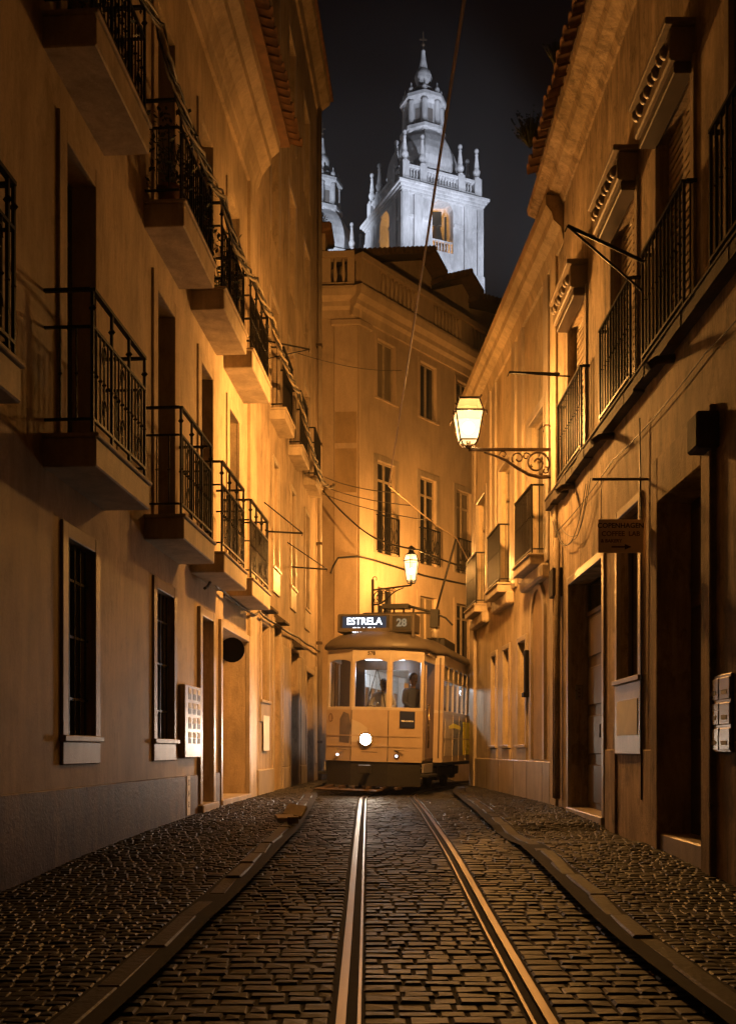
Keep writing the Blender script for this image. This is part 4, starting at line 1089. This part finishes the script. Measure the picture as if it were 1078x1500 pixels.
# headlight, marker lights
M_head = emit('lit_headlight', (1,.84,.66), 260); M_mark = emit('lit_marker', (.72,.80,1.0), 5)
HL = (-.06,-.05,1.04)
MH = TM @ T(*HL) @ Matrix.Rotation(-PI/2,4,'X')
p = TB(); p.tube([(HL[0],0,HL[2]),(HL[0],-.05,HL[2])], .13, 20); HB = p.build('headlight', M_chrome, TR)
p = TB(); p.tube([(HL[0],-.052,HL[2]),(HL[0],-.062,HL[2])], .105, 20); p.build('lens', M_head, HB)
p = TB(); p.tube([(HL[0],-.045,HL[2]),(HL[0],-.055,HL[2])], .135, 20); p.build('bezel', M_chrome, HB)
for x, y, mm in ((-.66,.155,ML),(.52,.08,MR)):
    q = TB(); q.tube([(x,y+.02,.74),(x,y-.03,.74)], .05, 12); lb = q.build('marker_light', M_chrome, TR)
    q = TB(); q.tube([(x,y-.032,.735),(x,y-.04,.735)], .024, 10); q.build('lens', M_mark, lb)
# apron, lifeguard, truck, wheels
p = TB()
for s in (((-.93,.34),(-.36,.03)),((-.36,.03),(.36,.03)),((.36,.03),(.93,.34))): wall_strip(p, s, .16, .618, .04)
p.build('apron', M_black, TR)
p = TB(); p.box(-1.0, .25, -.28, .3, .05, .10); p.build('lifeguard', M_wood, TR, .02)
for k in range(6):
    p = TB(); p.box(-.8+.27*k, -.75+.27*k, -.2, .3, .10, .15); p.build('lifeguard_slat', M_wood, TR, .006)
p = TB(); p.tube([(0,-.02,.48),(0,-.3,.48)], .06, 8); p.box(-.12, .12, -.34, -.28, .4, .56); p.build('coupler', M_black, TR, .01)
p = TB(); p.box(-.9, .9, .4, LEN-.4, .52, .64); p.build('underframe', M_black, TR, .01)
for y in (3.2,5.1):
    for sx in (-1,1):
        p = TB(); p.tube([(sx*.43,y,.33),(sx*.53,y,.33)], .33, 20); wh = p.build('wheel', M_black, TR)
    p = TB(); p.tube([(-.5,y,.33),(.5,y,.33)], .06, 8); p.build('axle', M_black, TR)
for sx in (-1,1):
    p = TB(); p.box(sx*.66-.04, sx*.66+.04, 2.4, 5.9, .28, .48); p.box(sx*.66-.06, sx*.66+.06, 3.0, 3.4, .2, .5); p.box(sx*.66-.06, sx*.66+.06, 4.9, 5.3, .2, .5); p.build('truck_frame', M_black, TR, .015)
# side panelling: painted side with a lighter band and reflections painted in as bright blocks
p = TB(); p.box(1.16, 1.168, 1.5, 2.35, .75, 1.50); p.build('side_panel', M_cream, TR)
M_siderefl = simple('painted_side_reflection', (.17,.21,.29), .3, 0, .35, 2.2, 0); M_siderefl_yellow = simple('painted_side_reflection_yellow', (.9,.82,.05), .3, 0, .1, 3, 0)
p = TB(); p.box(1.16, 1.169, 2.36, 6.8, .75, 1.50); p.build('painted_side_reflection', M_siderefl, TR)
p = TB(); p.prism([(1.9,1.36),(2.4,1.43),(3.3,1.38),(3.3,1.30),(2.6,1.33),(1.95,1.30)], 0, 1.169, 1.173); p.prism([(3.7,.76),(4.6,.76),(4.6,1.49),(3.6,1.49)], 0, 1.169, 1.173); p.build('painted_side_reflection_shape', M_siderefl_yellow, TR)
p = TB()
for y in (2.35,3.1,4.0,5.0): p.box(1.169, 1.177, y-.012, y+.012, .64, 1.59)
p.box(1.169, 1.177, 1.4, 6.8, 1.1, 1.12); p.build('side_moulding', M_cream, TR)
# interior: floor, lining, seats, bulkhead, controller, lamps
p = TB(); p.box(-.94, .94, .4, LEN-.4, .64, .70); p.build('floor', M_wood, TR)
p = TB(); p.box(-1.0, 1.0, .5, LEN-.5, 2.68, 2.72); p.build('ceiling', M_cream, TR)
p = TB(); p.box(-1.1, -.45, 1.24, 1.28, .7, 2.7); p.box(.45, 1.1, 1.24, 1.28, .7, 2.7); p.box(-.45, .45, 1.24, 1.28, 2.45, 2.7); p.build('platform_bulkhead', M_wood, TR)
for k in range(5):
    for sx in (-1,1):
        p = TB(); y = 1.7+.85*k; p.box(sx*.7-.35, sx*.7+.35, y, y+.42, .95, 1.12); st_ = p.build('seat', M_wood, TR, .02)
        p = TB(); p.box(sx*.7-.35, sx*.7+.35, y+.42, y+.5, 1.0, 1.75); p.build('backrest', M_wood, st_, .02)
p = TB(); p.lathe([(.16,.7),(.16,1.55),(.18,1.58),(.1,1.66)], -.15, .32, 12); ctl = p.build('controller', M_black, TR)
p = TB(); p.tube([(-.15,.32,1.68),(.05,.36,1.70)], .014, 6); p.ball(.05,.36,1.73,.03); p.build('handle', M_chrome, ctl)
M_tl = emit('lit_tram_lamp', (.86,.92,1.0), 9)
for y, xs in ((1.05,(-.22,.22)),(2.6,(0,)),(4.4,(0,)),(6.2,(0,))):
    for x in xs:
        p = TB(); p.box(x-.17, x+.17, y-.06, y+.06, 2.63, 2.678); p.build('ceiling_lamp', M_tl, TR)
for y, W_ in ((2.2,75),(4.0,70),(6.0,60)):
    point('tram_saloon_light', TM @ Vector((0,y,2.5)), W_, (.80,.88,1.0), .12)
point('tram_platform_light', TM @ Vector((.3,.95,2.5)), 16, (.85,.9,1.0), .1)
hd = TM @ Vector((HL[0],-.10,HL[2])); ht = hd + Vector((-5.2,-8,.25))
HS = spot('headlight_beam', hd, ht, HEAD_W, (1,.74,.56), 54, .9, .07)

# ---- people in the tram
def skin_person(name, label, M, joints, edges, mat, head, hairmat=M_hair, shirt=None):
    t = thing(name, label, 'person', M, 'people in the tram')
    me = bpy.data.meshes.new('body'); me.from_pydata([j[0] for j in joints], [], edges)
    o = bpy.data.objects.new('body', me); COL.objects.link(o)
    md = o.modifiers.new('skin', 'SKIN'); md.use_smooth_shade = True
    for v, j in zip(me.skin_vertices[0].data, joints): v.radius = (j[1], j[1]*j[2] if len(j) > 2 else j[1])
    me.skin_vertices[0].data[0].use_root = True
    sb = o.modifiers.new('sub', 'SUBSURF'); sb.levels = 1; sb.render_levels = 1
    dg = bpy.context.evaluated_depsgraph_get(); m2 = bpy.data.meshes.new_from_object(o.evaluated_get(dg)); bpy.data.objects.remove(o)
    m2.materials.clear(); m2.materials.append(mat)
    for p_ in m2.polygons: p_.use_smooth = True
    b_ = bpy.data.objects.new('body', m2); COL.objects.link(b_); b_.parent = t
    hx, hy, hz = head
    fr = MFrame(M)
    h = MB(fr)
    pr = [(.001,-.13),(.045,-.12),(.068,-.085),(.078,-.03),(.083,.02),(.08,.065),(.06,.105),(.03,.122),(.001,.127)]
    ringv = []
    for r_, z in pr: ringv.append([h.pt(hx+r_*.92*math.cos(2*PI*k/14), hy+r_*1.12*math.sin(2*PI*k/14)-(.012 if z < -.05 else 0), hz+z) for k in range(14)])
    for a, b2 in zip(ringv, ringv[1:]):
        for k in range(14): h.face([a[k],a[(k+1)%14],b2[(k+1)%14],b2[k]], True)
    h.tube([(hx,hy-.08,hz+.02),(hx,hy-.112,hz-.025),(hx,hy-.088,hz-.035)], [.01,.017,.01], 6)
    for sx in (-1,1): h.tube([(hx+sx*.074,hy+.01,hz+.03),(hx+sx*.088,hy+.02,hz+.0),(hx+sx*.076,hy+.012,hz-.035)], [.012,.016,.009], 6)
    h.tube([(hx,hy,hz-.1),(hx,hy+.02,hz-.22)], [.05,.058], 10)
    hd_ = h.build('head', M_skin, t)
    e = MB(fr)
    for sx in (-1,1): e.ball(hx+sx*.03, hy-.082, hz+.012, .011, 6, 4)
    e.tube([(hx-.025,hy-.092,hz-.062),(hx+.025,hy-.092,hz-.062)], .006, 5); e.build('eyes_and_mouth', M_hair, hd_)
    hr = MB(fr); rv = []
    for r_, z in ((.088,-.02),(.092,.03),(.088,.075),(.068,.115),(.035,.135),(.001,.14)):
        rv.append([hr.pt(hx+r_*.95*math.cos(2*PI*k/14), hy+.014+r_*1.1*math.sin(2*PI*k/14)*(1 if math.sin(2*PI*k/14) > 0 or z > .06 else .62), hz+z) for k in range(14)])
    for a, b2 in zip(rv, rv[1:]):
        for k in range(14): hr.face([a[k],a[(k+1)%14],b2[(k+1)%14],b2[k]], True)
    hr.build('hair', hairmat, hd_)
    return t
# driver standing at the controller (origin at feet on the platform floor)
J = [((0,0,.95),.14,.75),((0,.0,1.15),.15,.75),((0,.0,1.35),.165,.72),((0,.01,1.48),.08,.8),
     ((-.17,.0,1.42),.07),((-.25,-.06,1.16),.05),((-.14,-.26,1.02),.036),((.17,.0,1.42),.07),((.26,-.06,1.16),.05),((.14,-.26,1.05),.036),
     ((-.1,0,.88),.10),((-.11,-.02,.48),.07),((-.11,.02,.06),.05),((-.12,-.14,.03),.04),((.1,0,.88),.10),((.11,-.02,.48),.07),((.11,.02,.06),.05),((.12,-.14,.03),.04)]
Eg = [(0,1),(1,2),(2,3),(2,4),(4,5),(5,6),(2,7),(7,8),(8,9),(0,10),(10,11),(11,12),(12,13),(0,14),(14,15),(15,16),(16,17)]
skin_person('person', 'tram driver in a pale shirt behind the middle front window', TM @ T(.05,.78,.70) @ Matrix.Diagonal((.98,.98,.86,1)), J, Eg, M_shirt, (.02,-.03,1.66))
J2 = [(tuple(c*(1.0) for c in j[0]),)+tuple(j[1:]) for j in J]
skin_person('person', 'standing passenger in a dark jacket behind the right front window', TM @ T(.62,.85,.70) @ Matrix.Rotation(.9,4,'Z') @ Matrix.Diagonal((1,1,.92,1)), J2, Eg, M_bluec, (.0,-.02,1.68))

# =================================================================== WIRES
def wire(label, pts, r, mat, sag=0, name='overhead_wire', cat='wire', n=6):
    P = []
    for a, b in zip(pts, pts[1:]):
        k = 14 if sag else 1
        for i in range(k):
            t = i/k; P.append(tuple(a[q]+(b[q]-a[q])*t-(4*sag*t*(1-t) if q == 2 else 0) for q in range(3)))
    P.append(pts[-1]); m = MB(); m.tube(P, r, 5); o = m.build(name, mat, None, M=T(*pts[0]))
    tag(o, label, cat); return o
wire('bright tram contact wire running up the sky over the track and bending right', [(.56,-4,E+4.2),(.54,5.5,E+4.2),(.33,15.8,E+4.2),(.8,17.2,E+4.2),(1.3,18.6,E+4.2),(1.75,19.65,E+4.2),(2.35,22.6,E+4.2),(4.6,26.5,E+4.2)], .011, M_copper)
tp = TM @ Vector((.95,1.3,3.6))
wire('trolley pole rising from the tram roof to the contact wire', [tuple(tp),(1.74,19.62,E+4.17)], .022, M_black, name='trolley_pole', cat='trolley pole')
ins = [(.50,16.4,E+4.25),(.78,17.25,E+4.25),(1.2,18.4,E+4.25)]
bs = [(-1.22,26.2,E+7.25),(-1.22,26.25,E+7.0),(-1.22,26.1,E+6.75)]
for (a, b, l) in zip(bs, ins, ('topmost thin span wire from the left house to the bend of the contact wire','middle thin span wire from the left house, pulling on the contact wire','lowest thin span wire from the left house, ending nearest the trolley pole')):
    wire(l, [a, b], .009, M_cable, .08, 'span_wire')
wire('thick dark cable sagging across the street behind the contact wire', [(-1.25,26.0,E+6.9),(-.5,25.2,E+5.9),(.2,24.4,E+5.2),(1.2,23.3,E+4.7),(2.36,22.0,E+4.0)], .022, M_cable, .04, 'street_cable', 'cable')
wire('thin wire crossing to the left house high on the pale corner house', [tuple(FL.P(U(20.5),.3,E+8.2)), tuple(FC.P(1.9,.05,E+10.9))], .008, M_cable, .12, 'thin_wire')
pcs = [FC0.P(.75,.09,E+4.8),FC0.P(.68,.09,E+5.0),FC0.P(.55,.1,E+5.22),FC0.P(.0,.12,E+5.25),FC.P(.6,.07,E+5.25),FC.P(3,.06,E+5.15),FC.P(6.5,.06,E+5.2)]
wire('dark cable clipped along the wall of the pale corner house above the lantern', [tuple(x) for x in pcs], .03, M_cable, 0, 'wall_cable', 'cable')
gy = [(8.6,7.0),(9.74,7.1),(10.3,6.9),(11.45,6.85),(12.55,7.0),(13.5,6.8),(14.8,7.02),(16.2,7.08),(17.8,6.9),(19.4,6.98),(20.9,6.6),(22.8,6.35),(24.4,6.5),(26.1,7.0)]
GB = thing('cable_bundle', 'tangled bundle of twisted cables slung along the upper left balcony rails', 'cable', T(-2,10,E+7))
for k in range(4):
    m = MB(FL); pts = []
    for (a,za),(b_,zb) in zip(gy, gy[1:]):
        for i in range(8):
            t = i/8; y = a+(b_-a)*t; ph = y*5+k*PI/2
            pts.append((U(y), .47+.035*math.cos(ph)+.01*random.random(), E+za+(zb-za)*t-.12*4*t*(1-t)*.5+.04*math.sin(ph)+random.uniform(-.012,.012)))
    m.tube(pts, .015 if k else .02, 5); m.build('cable', M_cable if k % 2 else M_cableP, GB)
cw = [(13.2,2.15),(13.6,2.35),(14.3,2.3),(16.6,2.28),(17.2,2.4),(19,2.42),(22,2.5),(24.5,2.55),(26.2,2.6)]
wire('dark conduit running along the left walls above the doors', [tuple(FL.P(U(y),.09,E+z)) for y, z in cw], .022, M_cable, .03, 'wall_cable', 'cable')
for k, (dy, sg) in enumerate(((0,.5),(.25,.35),(.12,.65))):
    wire(('longest looping loose cable under the end of the ledge','shortest looping loose cable under the end of the ledge','middle looping loose cable under the end of the ledge')[(2,1,0)[k]], [(2.66,14.3-dy,E+3.3),(2.68,13.2-dy*2,E+2.75),(2.66,12.1-dy,E+3.25)], .005, M_cable, sg*.3, 'loose_cable', 'cable')
wire('straight cable stapled beneath the right ledge', [(2.72,14.5,E+3.15),(2.72,11.0,E+3.22),(2.72,8,E+3.2),(2.72,5,E+3.24)], .006, M_cable, .05, 'wall_cable', 'cable')
wire('thin drop cable hanging down the wall between the shop doors', [(2.70,9.85,E+3.3),(2.71,9.83,E+2.2),(2.72,9.86,.9)], .008, M_cable, 0, 'wall_cable', 'cable')

# =================================================================== STREET FURNITURE AND SMALL THINGS
# cafe sign on a bracket
SG = thing('hanging_sign', 'square cafe sign with dark lettering and an arrow hanging from an iron bracket', 'sign', T(2.75,9.74,E+2.1))
q = MB(); q.box(2.26,2.70,9.73,9.75,E+1.935,E+2.265); bd = q.build('sign_board', M_signp, SG, .004)
q = MB(); q.tube([(2.78,9.74,E+2.66),(2.2,9.74,E+2.66)], .014, 6); q.tube([(2.29,9.74,E+2.66),(2.29,9.74,E+2.26)], .005, 5); q.tube([(2.67,9.74,E+2.66),(2.67,9.74,E+2.26)], .005, 5); q.build('bracket', M_ironR, SG)
for tx, z, s_, mt, x, al in (('COPENHAGEN',E+2.20,.068,M_ink,2.48,'CENTER'),('COFFEE  LAB',E+2.12,.066,M_inkb,2.48,'CENTER'),('& BAKERY',E+2.05,.046,M_inkb,2.285,'LEFT')):
    text_mesh('lettering', tx, s_, mt, SG, T(x,9.728,z) @ RX, .001, .0015, al)
q = MB(); q.prism([(2.39,E+1.985),(2.52,E+1.985),(2.52,E+1.965),(2.585,E+1.992),(2.52,E+2.02),(2.52,E+1.999),(2.39,E+1.999)], 1, 9.725, 9.7295); q.build('arrow', M_ink, SG)
# notice paper and intercom, letterboxes, wall box, junction box
q = MB(FR); q.box(9.98+.02, 10.82, .032, .038, E+.15, E+.52); tag(q.build('paper_notice', M_paper, None, M=T(2.7,10.4,E+.3)), 'white paper notice taped under the shop window on the right', 'notice')
ICM = T(2.87,13.46,E+.78); IC = thing('intercom', 'small steel intercom on the jamb of the dark double door', 'intercom', ICM)
q = MB(); q.box(2.82,2.92,13.47,13.505,E+.68,E+.88); q.build('faceplate', M_steelb, IC, .006)
for k in range(3):
    q = MB(); q.box(2.855,2.885,13.462,13.472,E+.71+.05*k,E+.735+.05*k); q.build('button', M_ink, IC)
LB = thing('letterbox_panel', 'polished steel bank of six letterboxes on the right wall', 'letterboxes', T(2.75,7.68,E+.28))
q = MB(FR); q.box(7.44, 7.92, -.01, .025, E-.02, E+.58); q.build('backplate', M_steelb, LB, .006)
for i in range(2):
    for j in range(3):
        a = 7.455+.235*i; c = E-.005+.195*j; q = MB(FR); q.box(a, a+.215, .024, .034, c, c+.17); bx = q.build('letterbox', M_steelb, LB, .006)
        q = MB(FR); q.box(a+.05, a+.17, .032, .038, c+.04, c+.075); q.build('name_card', M_paper, bx)
q = MB(FR); q.box(7.75, 8.0, -.01, .18, E+2.37, E+2.66); ob = q.build('wall_box', M_ledge, None, .02, M=T(2.6,7.9,E+2.4)); tag(ob, 'dark box mounted on the right wall above the dark shop door', 'wall box')
q = MB(FR); q.box(14.02, 14.32, -.005, .14, E+2.18, E+2.58); tag(q.build('junction_box', M_ledge, None, .01, M=T(2.7,14.2,E+2.2)), 'grey cable junction box at the corner above the drainpipes', 'junction box')
q = MB(F2); q.box(V(16.38), V(16.5), .0, .07, E+.95, E+1.65); q.box(V(16.36), V(16.52), .0, .1, E+.87, E+.95); tag(q.build('wall_light', M_iron, None, .008, M=T(2.6,16.4,E+1)), 'slim dark wall fitting beside the ground windows of the yellow house', 'wall fitting')
DB = thing('doorbell_panel', 'pale stone panel with twelve small letter slots beside the left doorway', 'letterboxes', T(-2.3,12.6,E+.3))
q = MB(FL); q.box(U(12.2), U(13.03), -.005, .085, E-.1, E+.81); q.build('panel', M_trim, DB, .008)
for i in range(3):
    for j in range(4):
        u = U(12.36)+i*.235; z = E+.08+j*.185
        q = MB(FL); q.box(u, u+.14, .083, .09, z+.07, z+.14); q.build('name_plate', M_paper, DB)
        q = MB(FL); q.box(u, u+.14, .083, .088, z-.005, z+.066); q.build('letter_slot', M_ink, DB)
q = MB(FL); q.box(U(12.45), U(12.62), .03, .045, E-.83, E-.33); gg = thing('gauge_plate', 'narrow white plate with black marks low on the left plinth', 'plate', T(-2.2,12.5,1))
q.build('plate', M_paper, gg, .002)
for k, ch_ in enumerate(('2','4','5')):
    pt = FL.P(U(12.54), .047, E-.42-.14*k); A_ = Matrix(((-FL.u.x,0,FL.o.x,pt.x),(-FL.u.y,0,FL.o.y,pt.y),(0,1,0,pt.z),(0,0,0,1)))
    text_mesh('lettering', ch_, .1, M_ink, gg, A_ @ Matrix.Diagonal((-1,1,1,1)) @ Matrix.Diagonal((-1,1,1,1)), .001, .002)
RS = thing('round_sign', 'dark round sign on a short arm in the wide left doorway', 'sign', T(-2.0,14.6,E+1.5))
q = MB(FL); q.tube([(U(14.62),-.05,E+1.53),(U(14.62),.16,E+1.53)], .012, 6); q.build('arm', M_iron, RS)
cpt = FL.P(U(14.62),.16,E+1.47); q = MB(); q.tube([(cpt.x,cpt.y-.012,cpt.z),(cpt.x,cpt.y+.012,cpt.z)], .185, 20); q.build('disc', M_iron, RS)
q = MB(FL); q.box(U(17.95), U(18.55), .035, .041, 1.38, 2.02); tag(q.build('wall_poster', M_paper, None, M=T(-1.9,18.2,1.7)), 'pale poster glaring in the headlight below the narrow left townhouse window', 'poster')
# drying racks
def rack(lab, p0, p1, p2):
    t = thing('drying_rack', lab, 'drying rack', T(*p0), 'clothes drying brackets on the facades'); m = MB(); m.tube([p0,p1], .018, 5); m.build('arm', M_iron, t); m = MB(); m.tube([p2,p1], .012, 5); m.build('brace', M_iron, t)
    m = MB(); m.tube([(p1[0],p1[1],p1[2]),(p1[0]-.02,p1[1]+.02,p1[2]-.05)], .006, 4); m.build('hook', M_iron, t)
rack('lower clothes drying bracket sticking out from the right railing near the lantern', (2.65,13.7,E+5.2), (1.95,13.7,E+5.22), (2.73,13.4,E+5.05))
rack('upper clothes drying bracket sticking out from the right railing near the roof', (2.65,9.5,E+4.68), (1.9,9.45,E+5.0), (2.65,9.55,E+4.42))
pL = lambda y, o, z: tuple(FL.P(U(y), o, E+z))
rack('clothes drying bracket on the left townhouse, nearer and higher of the lower pair', pL(18.6,.0,4.1), pL(18.9,.62,4.12), pL(18.2,.0,4.55))
rack('clothes drying bracket on the left townhouse, farther and lower of the lower pair', pL(21.4,.0,3.95), pL(21.9,.75,3.98), pL(21.0,.0,4.4))
rack('pale upper drying rod on the left townhouse by the cable bundle', pL(18.4,.0,7.6), pL(18.9,.75,7.62), pL(18.6,.0,7.35))
# rubble slabs by the left kerb
def slab(lab, x, y, sx, sy, sz, rx, ry, rz, up):
    M_ = T(x,y,pz(y,-1)+up) @ Matrix.Rotation(rz,4,'Z') @ Matrix.Rotation(rx,4,'X') @ Matrix.Rotation(ry,4,'Y')
    q = MB(MFrame(M_)); q.box(-sx/2,sx/2,-sy/2,sy/2,-sz/2,sz/2); tag(q.build('stone_slab', M_jamb, None, .005, M=M_), lab, 'stone slab', 'loose slabs by the left kerb')
slab('pale stone slab tilted against the left kerb, largest of the loose slabs', -.90, 12.2, .24, .27, .05, .42, .15, -.25, .09)
slab('flat loose slab lying nearer the camera than the tilted one', -.99, 11.85, .22, .24, .05, .12, .0, .25, .04)
slab('small dark loose block at the left kerb edge nearest the camera', -.87, 11.5, .13, .15, .08, 0, 0, .1, .05)
# plants
def plant(lab, M_, hgt, spread, n=130, droop=.3, pot=True, name='potted_plant', cat='plant'):
    t = thing(name, lab, cat, M_, 'potted plants on the upper left balconies'); fr = MFrame(M_)
    if pot: q = MB(fr); q.lathe([(.09,0),(.13,.2),(.145,.2),(.145,.23),(.12,.22)], 0, 0, 10); q.build('pot', M_pot, t)
    q = MB(fr)
    for k in range(n):
        a = random.uniform(0,2*PI); rr = spread*math.sqrt(random.random()); z = .2*pot+random.random()*hgt; s_ = random.uniform(.04,.09)
        c = Vector((rr*math.cos(a), rr*math.sin(a), z-droop*rr*rr)); d = Vector((random.uniform(-1,1),random.uniform(-1,1),random.uniform(-.5,1))).normalized(); e_ = d.cross(Vector((.3,.2,1))).normalized()
        q.poly([tuple(c), tuple(c+d*s_*.5+e_*s_*.28), tuple(c+d*s_), tuple(c+d*s_*.5-e_*s_*.28)])
    for k in range(6):
        a = 2*PI*k/6; q.tube([(0,0,.15*pot),(spread*.4*math.cos(a),spread*.4*math.sin(a),.2*pot+hgt*.6)], .006, 4)
    q.build('foliage', M_leaf, t)
def onb(y, o, z): v = FL.P(U(y), o, E+z); return T(v.x,v.y,v.z)
plant('bushy potted plant on the upper left balcony closest to the camera', onb(9.0,.2,5.99), .75, .3, 170)
plant('leafy potted plant at the near end of the second upper left balcony', onb(11.0,.22,5.99), .85, .28, 220)
plant('drooping potted plant at the far end of the second upper left balcony', onb(11.9,.25,5.99), .7, .28, 180)
plant('potted plant on the third upper left balcony', onb(13.5,.24,5.99), .75, .3, 180)
def tuft(lab, x, y, z, h, n):
    M_ = T(x,y,z); t = MB(MFrame(M_))
    for k in range(n):
        a = random.uniform(0,2*PI); b_ = random.uniform(.1,1.0); L = h*random.uniform(.5,1); d = Vector((math.cos(a)*b_, math.sin(a)*b_, 1)).normalized()
        p1 = d*L; w_ = Vector((-math.sin(a),math.cos(a),0))*.012
        t.poly([tuple(-w_), tuple(w_), tuple(p1)])
        for j in range(3):
            c = d*L*random.uniform(.4,1); t.poly([tuple(c), tuple(c+Vector((.03,.01,.02))), tuple(c+Vector((.0,.02,.04)))])
    tag(t.build('weed_tuft', M_leaf, None, M=M_), lab, 'weeds', 'weeds growing on the roofs')
tuft('larger bush of weeds growing in the right roof gutter at the end of the tiles', 2.2, 13.45, WT+.45, .5, 160)
tuft('smaller tuft of weeds growing on the right roof edge', 2.25, 11.9, WT+.5, .32, 70)
tuft('wispy weeds growing on the chimney stub by the left townhouse', -1.3, 27.2, E+14.3, .4, 90)
